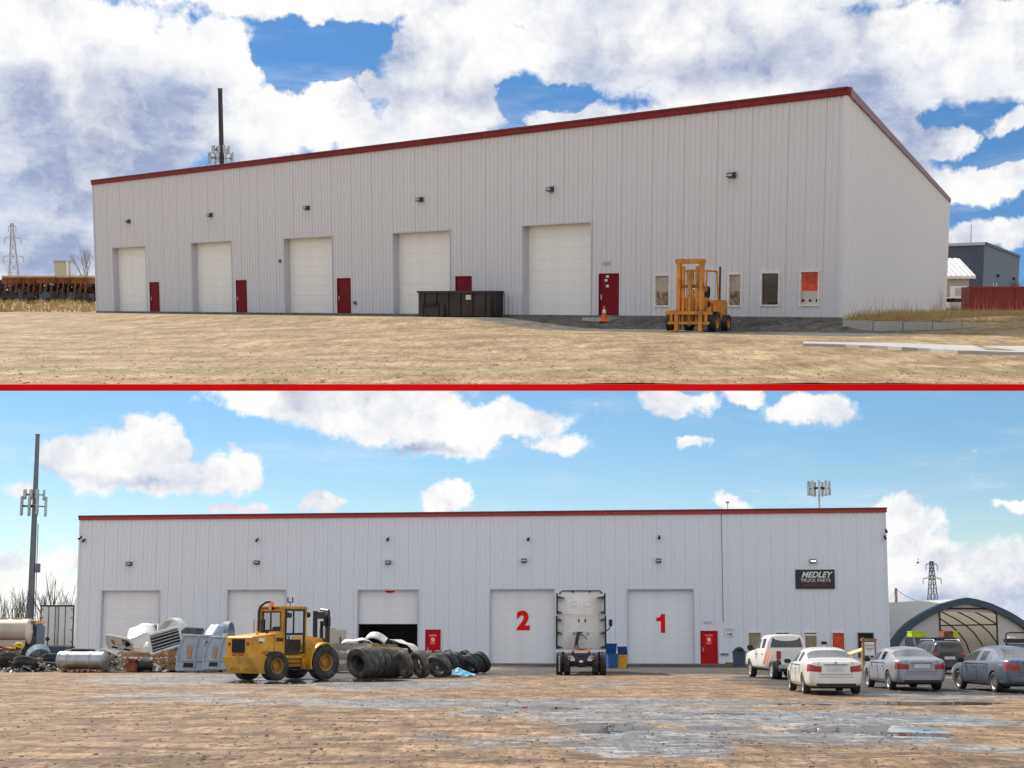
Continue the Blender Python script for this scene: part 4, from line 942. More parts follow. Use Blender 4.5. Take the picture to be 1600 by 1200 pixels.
# ------------------------------------------------------------------ yellow loader
def loader():
    c = thing('wheel_loader', 'yellow articulated loader with cab and dirty counterweight among the tyres', 'loader', place(436, 60.5), -42)
    Y = M['yellow']
    # local +y forward; rear at y=-2.2
    g = MB()
    g.prism([(-2.05, .95), (-.35, .95), (-.35, 2.02), (-1.95, 1.82)], -.82, .82, 'x'); g.build('engine_hood', Y, c)
    g = MB(); g.prism([(-2.12, .98), (-2.12, 1.78), (-1.98, 1.84), (-1.98, .98)], -.86, .86, 'x'); g.build('rear_panel', Y, c)
    g = MB(); g.prism([(-2.20, .97), (-1.85, .30), (-1.45, .30), (-1.05, .97)], -1.02, 1.02, 'x'); g.build('counterweight', Y, c)
    g = MB(); g.box(-1.02, 1.02, -2.16, -.3, .95, 1.01, b=.015); g.build('deck_plate', Y, c)
    g = MB(); g.box(-.42, .42, -2.15, -2.10, 1.16, 1.72); g.build('radiator_opening', M['seal'], c)
    for i in range(7):
        g = MB(); x = -.36+i*.12; g.box(x-.018, x+.018, -2.18, -2.145, 1.17, 1.71); g.build('grille_bar', M['dark'], c)
    text('ARTTRAC', .20, c, T(0, -2.13, 1.07) @ FRONT, mat('faded_red', (.42, .06, .02), .6), ext=.004, off=.006, shear=.3)
    text('ARTTRAC', .17, c, T(.826, -1.2, 1.15) @ RZ(90) @ FRONT, MATS['faded_red'], ext=.003)
    # side louvres and panel seam
    for q in range(8):
        g = MB(); g.box(.818, .835, -.80+q*.048, -.775+q*.048, 1.62, 1.78); g.build('louvre', M['seal'], c)
    g = MB(); g.box(.819, .828, -.92, -.90, 1.1, 1.86); g.box(.819, .828, -.92, -.36, 1.09, 1.11); g.box(.82, .83, -1.7, -1.55, 1.55, 1.75); g.build('panel_seam', M['dark'], c)
    g = MB(); g.box(.82, .832, -1.72, -1.42, 1.62, 1.76); g.build('warning_label', M['white'], c)
    # cab
    def frame(m):
        g = MB(); r = .06
        A = [(-.72, -.38), (.72, -.38), (.72, .82), (-.72, .82)]
        zt = 3.02
        for (x, y) in A: g.box(x-r, x+r, y-r, y+r, 1.0, zt, b=.02)
        g.box(-.80, .80, -.50, .92, zt-.04, zt+.08, b=.04)
        g.box(-.78, .78, -.44, -.38, 1.0, 2.08); g.box(-.78, .78, -.44, -.38, 2.86, zt); g.box(-.78, -.60, -.44, -.38, 2.08, 2.86); g.box(.62, .78, -.44, -.38, 2.08, 2.86)
        g.box(-.78, .78, -.5, .9, .92, 1.02)
        return g
    frame(Y).build('cab_frame', Y, c)
    g = MB(); g.box(-.60, .62, -.425, -.41, 2.08, 2.86); g.build('rear_window', bpy.data.materials.get('clear_pane'), c)
    g = MB()
    for (a, b) in (((-.60, -.62), (2.08, 2.86)), ): pass
    g.box(-.63, -.57, -.452, -.43, 2.05, 2.89); g.box(.59, .65, -.452, -.43, 2.05, 2.89); g.box(-.6, .62, -.452, -.43, 2.05, 2.11); g.box(-.6, .62, -.452, -.43, 2.83, 2.89); g.box(-.03, .02, -.452, -.43, 2.1, 2.85); g.build('window_seal', M['black'], c)
    for s in (-1, 1):
        g = MB(); x0, x1 = sorted((s*.74, s*.80))
        g.box(x0, x1, -.32, -.24, 1.1, 2.98); g.box(x0, x1, .68, .76, 1.1, 2.98); g.box(x0, x1, -.24, .68, 2.90, 2.98); g.box(x0, x1, -.24, .68, 1.88, 1.98); g.box(x0, x1, -.24, .68, 1.1, 1.18); g.box(x0, x1, .12, .17, 1.98, 2.9); g.build('cab_door', M['dark'], c)
        g = MB(); x0, x1 = sorted((s*.76, s*.775)); g.box(x0, x1, -.24, .68, 1.98, 2.90); g.box(x0, x1, -.24, .68, 1.18, 1.88); g.build('door_window', bpy.data.materials.get('clear_pane'), c)
    g = MB(); g.box(-.3, .3, -.1, .35, 1.3, 1.5, b=.05); g.box(-.3, .3, -.18, -.06, 1.5, 2.25, b=.05); g.build('driver_seat', M['black'], c)
    g = MB(); g.tube([(0, .7, 1.3), (0, .5, 1.85)], .03, 6); g.lathe([(-.012, .16), (-.012, .19), (.012, .19), (.012, .16)], 16, 'z', X=T(0, .49, 1.88) @ RX(25), closed=True); g.build('steering_wheel', M['black'], c)
    g = MB(); g.box(-.55, .55, .62, .74, 1.1, 1.7); g.build('console', M['dark'], c)
    # exhaust, beacon, lights
    g = MB(); g.tube([(-.62, -.62, 1.9), (-.62, -.62, 2.9), (-.60, -.55, 3.12), (-.45, -.42, 3.27), (-.2, -.35, 3.3)], .055, 8); g.cyl((-.35, -.60, 1.95), (-.35, -.60, 2.55), .1, n=12); g.build('exhaust_stack', M['dark'], c)
    g = MB(); g.cyl((-.15, -.3, 3.1), (-.15, -.3, 3.30), .11, .09, 12); g.build('beacon', M['amber'], c)
    g = MB(); g.box(.05, .25, -.62, -.5, 2.94, 3.08, b=.03); g.box(-.50, .6, -.54, -.5, 3.0, 3.05); g.build('work_light', M['black'], c)
    g = MB(); g.box(.07, .23, -.635, -.62, 2.96, 3.06); g.build('work_light_lens', M['lens'], c)
    g = MB(); g.tube([(.45, .2, 3.1), (.45, .2, 3.28)], .02, 6); g.tube([(.3, .2, 3.48), (.3, .2, 3.28), (.62, .2, 3.28), (.62, .2, 3.48)], .03, 6); g.build('roof_bracket', M['dark'], c)
    # front frame with fenders
    g = MB(); g.prism([(.85, .55), (.85, 1.1), (1.15, 1.85), (1.9, 1.75), (2.25, 1.2), (2.3, .6)], -.55, .55, 'x'); g.box(-.6, .6, -.5, .95, .55, .95); g.build('front_frame', Y, c)
    for s in (-1, 1):
        g = MB(); x0, x1 = sorted((s*.72, s*1.16))
        n = 8
        for i in range(n):
            a0, a1 = R(200-i*130/n), R(200-(i+1)*130/n)
            rA, rB = .80, .86
            q = [(1.65+rA*math.cos(a0), .72+rA*math.sin(a0)), (1.65+rB*math.cos(a0), .72+rB*math.sin(a0)), (1.65+rB*math.cos(a1), .72+rB*math.sin(a1)), (1.65+rA*math.cos(a1), .72+rA*math.sin(a1))]
            g.prism(q, x0, x1, 'x')
        g.prism([(.74, .45), (.86, .45), (1.0, 1.1), (1.4, 1.55), (.86, 1.75), (.62, 1.0)], min(s*.55, s*.78), max(s*.55, s*.78), 'x')
        g.build('fender', Y, c)
        wheel(c, s*.95, 1.65, .72, .46, .36, M['rubber'], Y, s, deep=True, tread=True)
        wheel(c, s*.90, -.95, .60, .44, .32, M['rubber'], Y, s, deep=True, tread=True)
    g = MB(); g.cyl((-.8, -.95, .6), (.8, -.95, .6), .13, n=10); g.build('axle', M['dark'], c)
    g = MB(); g.cyl((-.8, 1.65, .72), (.8, 1.65, .72), .14, n=10); g.build('axle', M['dark'], c)
    g = MB(); g.box(-.4, .4, -1.3, .9, .45, .95); g.build('gear_case', M['dark'], c)
    for q in range(2): g = MB(); g.box(.72, 1.0, -.15, .45, .42+.27*q, .46+.27*q); g.build('step', M['dark'], c)
    g = MB(); g.tube([(.80, -.30, 1.1), (.88, -.34, 1.3), (.88, -.34, 2.5), (.80, -.30, 2.7)], .018, 6); g.build('grab_rail', M['black'], c)
    for s in (-1, 1): g = MB(); g.box(s*.62-.07, s*.62+.07, -2.16, -2.10, 1.45, 1.58, b=.02); g.build('rear_lamp', M['tail'], c)
    for s in (-1, 1): g = MB(); g.prism([(-2.10, .55), (-2.25, .50), (-2.25, .42), (-2.0, .42)], s*.45-.05, s*.45+.05, 'x'); g.build('tow_lug', Y, c)
    g = MB(); g.tube([(.5, .7, .9), (.62, 1.1, 1.3), (.5, 1.7, 1.5), (.4, 2.2, 1.3)], .035, 6); g.tube([(.42, .7, .95), (.55, 1.2, 1.15), (.45, 1.9, 1.2), (.3, 2.3, 1.6)], .03, 6); g.build('hydraulic_hose', M['black'], c)
    g = MB(); g.tube([(.65, -.4, 1.0), (.70, -.5, .6), (.6, -.2, .5), (.5, .4, .6)], .03, 6); g.build('hydraulic_hose', M['black'], c)
    g = MB(); g.cyl((.3, -.9, 1.95), (.3, -.9, 2.05), .06, n=10); g.build('filler_cap', M['dark'], c)
    # black mast with lights in front
    g = MB()
    for s in (-1, 1): g.box(s*.42-.06, s*.42+.06, 2.25, 2.42, .5, 2.95)
    g.box(-.5, .5, 2.27, 2.4, 2.6, 2.9); g.box(-.5, .5, 2.27, 2.4, 1.6, 1.75); g.tube([(0, 2.35, .6), (0, 2.35, 2.5)], .07, 8)
    g.box(.5, .8, 1.95, 2.25, 2.2, 2.75, b=.08); g.tube([(.62, 2.1, 2.7), (.5, 2.3, 2.95), (.0, 2.3, 3.0)], .06, 6); g.tube([(.66, 2.2, 2.3), (.72, 2.2, 1.2)], .025, 6)
    g.build('mast', M['black'], c)
    g = MB()
    for s in (-1, 1): g.cyl((s*.62+.0, .95, 2.75), (s*.62, 1.10, 2.75), .12, n=12); g.tube([(s*.62, .8, 2.98), (s*.62, 1.0, 2.85)], .02, 5)
    g.build('headlight', M['black'], c)
    g = MB(); g.tube([(-.9, -2.1, 1.82), (-.9, -2.1, 1.9)], .02, 5); g.lathe([(-.02, .05), (-.02, .09), (.02, .09), (.02, .05)], 12, 'y', X=T(.3, -1.4, 1.95), closed=True); g.build('lifting_eye', Y, c)
loader()

# ------------------------------------------------------------------ tyres
TY = [tyre_mesh(.52, .28, .29, M['rubber2'], tread=False), tyre_mesh(.52, .28, .29, M['rubber'], tread=False)]
def tyre(px, py, Y, lean=(0, 90), mat_i=0, label='', z=None, sc=1.0, group='used truck tyres'):
    """axis: azimuth of the axle from +x (deg) and lean from vertical plane (deg)"""
    azm, ln = lean
    p = atL(px, py, Y)
    X = T(p.x, p.y, 0) @ RZ(azm) @ Matrix.Rotation(R(ln), 4, 'Y')
    hz = .52*sc*abs(math.cos(R(ln)))+.14*sc*abs(math.sin(R(ln)))
    X = T(0, 0, (hz if z is None else z)) @ X @ Matrix.Scale(sc, 4)
    o = bpy.data.objects.new('tyre_casing', TY[mat_i]); COL.objects.link(o); o.matrix_basis = X
    return tag(o, label, 'tyre', group)
sc = 1.0
# a row lying on its treads like a sausage, axes pointing right-away
for i in range(7):
    p0 = atL(562, 1050, 62.5)
    a = R(68)
    lb = 'front tyre of the upright row right of the loader, its hole facing the camera' if i == 0 else 'tyre number %s back in the upright row right of the loader' % ('two', 'three', 'four', 'five', 'six', 'seven')[i-1] if i < 7 else ''
    q = Vector((p0.x+.29*i*math.sin(R(66)), p0.y+.29*i*math.cos(R(66)), 0))
    o = bpy.data.objects.new('tyre_casing', TY[0]); COL.objects.link(o); tag(o, lb, 'tyre', 'used truck tyres')
    d = Vector((math.sin(R(40)), math.cos(R(40)), 0))
    o.matrix_basis = T(p0.x+d.x*.375*i, p0.y+d.y*.375*i, .68) @ RZ(90-36+rnd.uniform(-7, 7)) @ RY(-6+rnd.uniform(-7, 5)) @ RX(rnd.uniform(0, 90)) @ Matrix.Scale(1.32, 4)
tlist = [ # px, Y, facing azimuth of axle (deg from +x), lean, scale, z
 (632, 63, 28, -14, 1.22, .62, 0, 'tyre leaning right just after the upright row'), (656, 63.5, 32, -18, 1.22, .60, 0, 'tyre leaning against another with its hole facing right'),
 (685, 64.5, 60, -38, 1.2, .50, 0, 'pale tyre tilted back in front of the heap, by the blue tarp'), (694, 66, 20, -20, 1.1, .56, 1, 'dark tyre close behind the pale tilted tyre'),
 (706, 68.5, 25, -24, 1.15, .56, 1, 'tyre leaning left of the blue tarp behind the pale tyre'), (716, 70, 35, -26, 1.1, .56, 1, 'tyre with round dark hole just behind the blue tarp'),
 (733, 70, 45, -50, 1.15, .46, 1, 'low tilted dark tyre right of the blue tarp'), (740, 71.5, 50, -42, 1.1, .52, 1, 'tilted tyre second from the right end of the heap'),
 (752, 72, 40, -28, 1.1, .56, 1, 'rightmost tyre of the heap, beside door 2'), (672, 71, 15, -10, 1.1, .58, 0, 'tyre top showing below the left red door'),
 (662, 73, 10, -8, 1.1, .58, 1, 'tyre at the back left of the heap by the open door'), (686, 74, 20, -6, 1.1, .58, 1, 'tyre at the very back under the red door'), (702, 75, 20, -10, 1.1, .60, 1, 'back tyre leaning on the wall right of the red door'), (728, 75.5, 30, -14, 1.1, .58, 1, 'back tyre lying near the wall behind the tilted pair'),
 (650, 70, 0, -70, 1.1, .25, 0, 'tyre lying almost flat between the row and the heap')]
for (px, Y, a, ln, s_, z, mi, lb) in tlist: tyre(px, 1040, Y, (a, ln), mi, lb, z=z, sc=s_)
# left side tyres
for (px, Y, a, ln, s_, z, mi, lb) in [(18, 76, 80, -62, 1.5, .50, 1, 'large dark tyre tilted at the left picture edge'), (44, 75, 75, -70, 1.5, .40, 1, 'dark tyre lying tilted left of the silver tank'),
        (78, 77, 70, -84, 1.35, .25, 1, 'flat dark tyre just left of the silver tank'), (85, 80, 85, -80, 1.3, .62, 1, 'dark tyre on the pile behind the silver tank'), (163, 79, 30, -25, 1.2, .55, 1, 'black tyre standing behind the end of the silver tank'), (128, 84, 80, -88, 1.3, .95, 1, 'black tyre flat on top behind the silver tank')]:
    tyre(px, 1040, Y, (a, ln), mi, lb, z=z, sc=s_)
g = MB(); n = 9
for j in range(n):
    for i in range(n): pass
tp = MB(); rr_ = random.Random(3)
vs = [(i*.2-.8, j*.16-.6, max(0, .34*math.exp(-((i-4)/2.6)**2-((j-4)/2.8)**2)+rr_.uniform(-.05, .07))) for j in range(9) for i in range(9)]
tp.add(vs, [(j*9+i, j*9+i+1, (j+1)*9+i+1, (j+1)*9+i) for j in range(8) for i in range(8)])
o = tp.build('tarp', M['tarp'], None); p = atL(716, 1040, 66.5); o.matrix_basis = T(p.x, p.y, .0); tag(o, 'crumpled light blue tarp lying among the tyres', 'tarp')

# ------------------------------------------------------------------ crates, pallets, tank, scrap
def slat_crate(label, px, Y, rz, w, d, h, m, rows=3, posts=3, z=0, X=None, name='wooden_crate'):
    p = atL(px, 1040, Y)
    c = thing(name, label, 'crate', (p.x, p.y, z), rz, X=X)
    sh = h/(rows*1.5)
    me = MB(); me.box(-w/2, w/2, -.012, .012, 0, sh); me = me.mesh('slat', m); me2 = MB(); me2.box(-.012, .012, -d/2, d/2, 0, sh); me2 = me2.mesh('slat', m)
    for r_ in range(rows):
        zz = .1+(h-.1-sh)*r_/max(1, rows-1)
        for s in (-1, 1): inst(me, 'slat', c, T(0, s*d/2, zz)); inst(me2, 'slat', c, T(s*w/2, 0, zz))
    ps = MB(); ps.box(-.05, .05, -.03, .03, 0, h); ps = ps.mesh('post', m)
    for i in range(posts):
        x = -w/2+.06+(w-.12)*i/(posts-1)
        for s in (-1, 1): inst(ps, 'post', c, T(x, s*(d/2-.04), 0))
    b = MB(); b.box(-w/2, w/2, -d/2, d/2, .08, .11)
    b.build('crate_floor', m, c)
    return c
def pallet(label, px, Y, rz, z=0, X=None, m=None, w=1.2, d=1.0):
    p = atL(px, 1040, Y); c = thing('pallet', label, 'pallet', (p.x, p.y, z), rz, X=X); m = m or M['wood']
    sl = MB(); sl.box(-w/2, w/2, -.045, .045, .12, .14); sl = sl.mesh('slat', m)
    for i in range(7): inst(sl, 'slat', c, T(0, -d/2+.05+(d-.1)*i/6, 0))
    bk = MB(); bk.box(-.05, .05, -d/2, d/2, 0, .12); bk = bk.mesh('bearer', m)
    for x in (-w/2+.05, 0, w/2-.05): inst(bk, 'bearer', c, T(x, 0, 0))
    return c
slat_crate('long slatted wooden crate under the scrapped white cab panels', 232, 76, 3, 2.6, 1.3, 1.0, M['wood'], 3, 4)
slat_crate('small slatted wooden crate right of the long crate', 270, 75, 30, .9, 1.1, 1.1, M['wood'], 3, 2)
slat_crate('grey weathered crate behind the upright tyre row', 540, 74, -4, 3.2, 1.2, 1.5, M['woodg'], 3, 4)
slat_crate('brown crate with open side beneath the half open door', 597, 72, 18, 1.3, 1.0, 1.45, M['wood'], 2, 3)
pallet('flat pallet underneath the silver tank', 118, 74, 4); pallet('pallet under the right end of the silver tank', 140, 73.5, 8)
pallet('pallet leaning at the far left edge on the tyres', 10, 80, 20, .5, RX(-50), M['woodg'], 1.5, 1.2)
pallet('broken pallet stacked beneath the white cab scrap', 212, 80, 12, 1.0, RX(12), M['wood'], 1.6, 1.1)
# silver tank
p = atL(129, 1040, 74); c = thing('fuel_tank', 'dented silver cylindrical tank lying on a pallet', 'tank', (p.x, p.y, .15), -14)
g = MB(); Lh, Rr = 1.3, .46
prof = [(-Lh-.12, .001), (-Lh-.10, Rr*.5), (-Lh-.03, Rr*.85), (-Lh, Rr)]+[(-Lh*.5, Rr), (0, Rr*.995), (Lh*.5, Rr), (Lh, Rr), (Lh+.03, Rr*.85), (Lh+.10, Rr*.5), (Lh+.12, .001)]
g.lathe(prof, 32, 'x', X=T(0, 0, Rr)); g.build('tank_body', M['tank'], c, True)
for x in (-.75, .55, -1.2):
    g = MB(); g.lathe([(x-.03, Rr-.004), (x-.03, Rr+.02), (x+.03, Rr+.02), (x+.03, Rr-.004)], 32, 'x', X=T(0, 0, Rr)); g.build('strap', M['steell'], c, True)
g = MB(); g.cyl((-.75, 0, 2*Rr-.02), (-.75, 0, 2*Rr+.12), .07, n=10); g.cyl((-1.1, 0, 2*Rr), (-.9, .1, 2*Rr+.08), .03, n=6); g.build('filler_neck', M['tank'], c)
# dark tubs behind the tank
def bin_(name, label, px, Y, w, d, h, m, lidm=None, rz=0, z=0, cat='bin', open_lid=False, wheels=False, X=None):
    p = atL(px, 1040, Y); c = thing(name, label, cat, (p.x, p.y, z), rz, X=X)
    g = MB(); t_ = .88; th = .03
    vs = []
    for (k_, zz) in ((t_, 0), (1, h), (1, h), (t_, .05)):
        i_ = 0 if len(vs) < 8 else th
        for (sx, sy) in ((-1, -1), (1, -1), (1, 1), (-1, 1)): vs.append((sx*(w/2*k_-i_), sy*(d/2*k_-i_), zz))
    fs = [(0, 3, 2, 1)]+[(a, (a+1) % 4, 4+(a+1) % 4, 4+a) for a in range(4)]+[(4+a, 4+(a+1) % 4, 8+(a+1) % 4, 8+a) for a in range(4)]+[(8+a, 8+(a+1) % 4, 12+(a+1) % 4, 12+a) for a in range(4)]+[(12, 13, 14, 15)]
    g.add(vs, fs); g.build('tub', m, c)
    g = MB(); g.box(-w/2-.03, w/2+.03, -d/2-.03, -d/2+.0, h-.07, h); g.box(-w/2-.03, w/2+.03, d/2, d/2+.03, h-.07, h); g.box(-w/2-.03, -w/2, -d/2, d/2, h-.07, h); g.box(w/2, w/2+.03, -d/2, d/2, h-.07, h); g.build('rim', m, c)
    if lidm:
        g = MB(); g.box(-w/2-.02, w/2+.02, 0, d+.04, 0, .05, b=.02); g.build('lid', lidm, c, False, T(0, d/2, h+.01) @ RX(115 if open_lid else 180) @ (T(0, 0, 0)))
    if wheels:
        for s in (-1, 1): g = MB(); g.cyl((s*w*.42-.03, d/2, .1), (s*w*.42+.03, d/2, .1), .1, n=14); g.build('wheel', M['black'], c)
    return c
bin_('plastic_tub', 'large black ribbed tub behind the silver tank', 85, 82, 1.5, 1.1, 1.25, M['greybin'], None, 8, cat='tub')
bin_('plastic_tub', 'low black tub right of the larger tub', 118, 83, 1.9, 1.0, 1.1, M['black'], M['black'], -4, cat='tub')
bin_('metal_box', 'low dark box at the right of the tubs', 142, 84, 1.0, .8, .95, M['dark'], M['dark'], 4, cat='box')
bin_('wheelie_bin', 'blue wheeled bin with open lid beside the truck', 956, 84, .62, .62, .85, M['bluebin'], M['bluebin'], 10, open_lid=True, wheels=True)
bin_('wheelie_bin', 'amber bin with blue lid leaning left of door 1', 972, 84, .55, .5, .78, M['orbin'], M['bluebin'], -18, open_lid=True, wheels=True)
bin_('garbage_can', 'slate blue garbage can filled with black bags by the red door', 1155, 88, .72, .7, .95, M['greybin'], None, 0)
g = MB(); 
for (x, y, z, r_) in ((-.12, 0, .95, .24), (.14, .05, .98, .22), (0, -.1, 1.05, .18)): g.lathe([(-r_, .01), (-r_*.6, r_*.8), (0, r_), (r_*.6, r_*.7), (r_, .02)], 9, 'z', X=T(x, y, z))
p = atL(1155, 1040, 88); o = g.build('garbage_bag', M['black'], None, False, T(p.x, p.y, 0)); tag(o, 'black garbage bags heaped in the slate can', 'garbage bag')
p = atL(1139, 1040, 88.5); g = MB(); g.box(-.22, .22, -.2, .2, 0, .26, b=.01); o = g.build('cardboard_box', M['wood'], None, False, T(p.x, p.y, 0)); tag(o, 'small brown box on the ground left of the garbage can', 'box')
g = MB(); g.box(-.02, 0, 0, .3, 0, .3)
s, z = onL(1132, 1022); g = MB(); g.box(-.25, .25, -.10, 0, -.05, .05, b=.01); o = g.build('wall_outlet', M['steelg'], None, False, LX @ T(s, -.04, z)); tag(o, 'small grey outlet box low on the wall by the red door', 'outlet')
# scrap cab panels (white hood with grille)
def fairing(label, px, py, Y, X, m, kind):
    p = atL(px, py, Y); c = thing('truck_fairing', label, 'truck part', tuple(p), 0, 'scrapped truck body parts', X=X)
    if kind == 'hood':
        g = MB(); P = []
        n, k_ = 9, 7
        for j in range(k_):
            for i in range(n):
                u = i/(n-1)*2-1; v = j/(k_-1)
                P.append((u*(1.1-.25*v), v*1.5, .55*(1-u**4)*(1-.5*v)+.05*math.sin(u*6)))
        g.add(P, [(j*n+i, j*n+i+1, (j+1)*n+i+1, (j+1)*n+i) for j in range(k_-1) for i in range(n-1)]); o = g.build('shell', m, c, True)
        md = o.modifiers.new('t', 'SOLIDIFY'); md.thickness = .04
        g = MB()
        for s in (-1, 1): g.prism([(s*.55, .05), (s*1.05, .10), (s*.95, .42), (s*.6, .40)], -.03, .02, 'y')
        g.build('lamp_opening', M['seal'], c)
    elif kind == 'grille':
        g = MB(); F4 = [(-.85, -.45), (.85, -.62), (1.0, .38), (-.65, .62)]
        n = len(F4)
        for i in range(4):
            a, b = Vector(F4[i]), Vector(F4[(i+1) % 4]); g.cyl((a.x, 0, a.y), (b.x, 0, b.y), .09, n=8)
        g.build('frame', m, c, True)
        g = MB(); g.add([(x, .05, z) for x, z in F4], [(0, 1, 2, 3)]); g.build('backing', M['mesh'], c)
        for i in range(5):
            t_ = (i+1)/6; a = Vector(F4[0]).lerp(Vector(F4[3]), t_); b = Vector(F4[1]).lerp(Vector(F4[2]), t_)
            g = MB(); g.cyl((a.x+.08, -.02, a.y), (b.x-.08, -.02, b.y), .035, n=6); g.build('grille_bar', M['tank'], c)
    elif kind == 'panel':
        g = MB()
        out = [(-1.25, 0), (1.2, 0), (1.25, 1.2), (1.05, 1.95), (-1.0, 2.0), (-1.25, 1.1)]
        g.prism(out, 0, .07, 'y'); g.build('shell', m, c)
        g = MB(); 
        for i in range(len(out)): a, b = out[i], out[(i+1) % len(out)]; g.cyl((a[0], .0, a[1]), (b[0], .0, b[1]), .08, n=8)
        g.tube([(-.2, -.03, .1), (-.25, -.05, 1.0), (-.1, -.03, 1.9)], .06, 6); g.tube([(-1.1, -.03, .55), (1.1, -.03, .5)], .05, 6)
        g.build('moulding', m, c, True)
        g = MB(); g.prism([(-.72, .7), (-.45, .62), (-.42, 1.35), (-.75, 1.4)], -.03, -.005, 'y'); g.build('opening', M['wood'], c)
        for q_ in ([(-.9, .15), (-.3, .15), (-.3, .4), (-.85, .42)], [(.3, .9), (.95, .85), (1.0, 1.6), (.35, 1.7)], [(.25, .12), (.9, .12), (.95, .38), (.3, .40)]): g = MB(); g.prism(q_, -.02, -.004, 'y'); g.build('dark_opening', M['seal'], c)
        for i in range(4):
            g = MB(); z = .98+i*.16; g.cyl((.34, -.03, z), (.98, -.03, z-.02), .02, n=5); g.build('louvre', m, c)
    elif kind == 'arch':
        g = MB(); pts = [Vector((math.cos(R(a))*.8, 0, math.sin(R(a))*.95)) for a in range(-10, 200, 15)]
        for a, b in zip(pts, pts[1:]): g.prism([(a.x, a.z), (a.x*1.18, a.z*1.15), (b.x*1.18, b.z*1.15), (b.x, b.z)], -.3, .3, 'y')
        g.build('shell', m, c)
    return c
fairing('white scrapped cab hood lying tilted on top of the crates', 222, 1004, 77, RZ(20) @ RX(38) @ RY(-24) @ Matrix.Scale(.85, 4), M['fair'], 'hood')
fairing('large black slatted grille in a white frame leaning on the crates', 256, 1001, 75.6, RZ(10) @ RY(-24) @ RX(-18), M['fair'], 'grille')
fairing('small white curved cab fairing behind the slatted grille', 268, 996, 78, RZ(-30) @ RY(20), M['fair'], 'arch')
fairing('black and white window frame piece on top of the scrap pile', 232, 983, 78, RZ(14) @ RY(-14) @ RX(-50) @ Matrix.Scale(.55, 4), M['fair'], 'grille')
fairing('blue grey bumper panel with oval opening left of the loader', 309, 1047, 73, RZ(-6) @ RX(-12) @ Matrix.Scale(.90, 4), M['fairb'], 'panel')
fairing('blue grey louvred panel partly hidden by the loader', 346, 1045, 72, RZ(-14) @ RX(-14) @ Matrix.Scale(.82, 4), M['fairb'], 'panel')
fairing('curved grey hose-like fairing lying over the panels left of the loader', 356, 990, 76, RZ(80) @ RY(10) @ Matrix.Scale(.6, 4), M['fairb'], 'arch')
fairing('white and black curved hood behind the grey crate', 560, 1018, 76, RZ(8) @ RX(14) @ Matrix.Scale(1.1, 4), M['fair'], 'hood')
fairing('white fairing sloping down to the tyres below the open door', 624, 1018, 76, RZ(-14) @ RY(24) @ RX(10) @ Matrix.Scale(.9, 4), M['fair'], 'hood')
# loose boards and debris
rb = random.Random(11)
ORD = ['first', 'second', 'third', 'fourth', 'fifth', 'sixth', 'seventh', 'eighth', 'ninth', 'tenth', 'eleventh', 'twelfth']
BC = ['white splintered board', 'brown broken board', 'grey warped board', 'pale thin lath', 'long dirty plank', 'short cracked plank', 'dark oily board', 'weathered tan board']
WH = ['in front of the silver tank', 'against the long crate', 'behind the white scrap hood', 'beside the black tubs', 'under the slatted grille', 'at the foot of the blue grey panel', 'near the left edge of the yard pile', 'between crate and tank']
seen_b = {}
for i in range(30):
    px = rb.choice([rb.uniform(165, 205), rb.uniform(180, 300), rb.uniform(0, 80), rb.uniform(170, 350)]); Y = rb.uniform(73.5, 79)
    p = atL(px, 1040, Y); L_ = rb.uniform(.6, 1.8)
    g = MB(); g.box(-L_/2, L_/2, -.07, .07, 0, .03)
    k_ = i % 8
    m_ = [M['fair'], M['wood'], M['woodg'], M['tan'], M['woodg'], M['wood'], M['dark'], M['tan']][k_]
    tl = rb.uniform(-40, 40) if i % 2 else rb.uniform(-8, 8)
    o = g.build('board', m_, None, False, T(p.x, p.y, abs(math.sin(R(tl)))*L_/2+.02) @ RZ(rb.uniform(-60, 60)) @ RY(tl))
    lb_ = BC[k_]+(' near the tilted tyres at the left edge' if px < 90 else ' between the silver tank and the long crate' if px < 200 else ' among the scrap on the long crate' if px < 290 else ' at the foot of the blue grey panels')
    nb = seen_b.get(lb_, 0); seen_b[lb_] = nb+1
    tag(o, lb_ if nb == 0 else lb_+(', another one lying behind it', ', a third one nearby')[min(nb, 2)-1], 'board', 'loose boards in the junk pile')
more = [(190, 1016, 77.5, RZ(-20) @ RX(50) @ RY(15) @ Matrix.Scale(.6, 4), 'fair', 'panel', 'small white door panel lying at the left foot of the scrap hood'),
 (285, 1012, 77, RZ(25) @ RX(-30) @ RY(35) @ Matrix.Scale(.7, 4), 'fair', 'hood', 'white bent fender between grille and blue grey panel'),
 (243, 1022, 76.8, RZ(60) @ RY(-30) @ Matrix.Scale(.8, 4), 'fair', 'arch', 'white curved wheel arch half buried in the long crate'),
 (330, 1000, 75, RZ(-30) @ RX(55) @ Matrix.Scale(.6, 4), 'fairb', 'hood', 'crumpled blue grey hood lying on top of the panels'),
 (300, 990, 76, RZ(10) @ RX(70) @ RY(10) @ Matrix.Scale(.45, 4), 'fairb', 'panel', 'flat blue grey plate on top of the upright panels'),
 (182, 1030, 75, RZ(-35) @ RX(60) @ RY(-30) @ Matrix.Scale(.5, 4), 'fair', 'panel', 'narrow white panel sloping down right of the silver tank'),
 (60, 1026, 80, RZ(30) @ RX(40) @ Matrix.Scale(.7, 4), 'fairb', 'arch', 'bent blue grey arch behind the left tyres'),
 (590, 1012, 77, RZ(-20) @ RX(30) @ RY(-20) @ Matrix.Scale(.8, 4), 'fair', 'arch', 'white curved bumper behind the brown open crate'),
 (575, 1024, 73, RZ(10) @ RX(65) @ Matrix.Scale(.5, 4), 'fairb', 'panel', 'blue grey panel wedged behind the upright tyre row')]
for (px, py, Y, X, mm, kd, lb) in more: fairing(lb, px, py, Y, X, M[mm], kd)
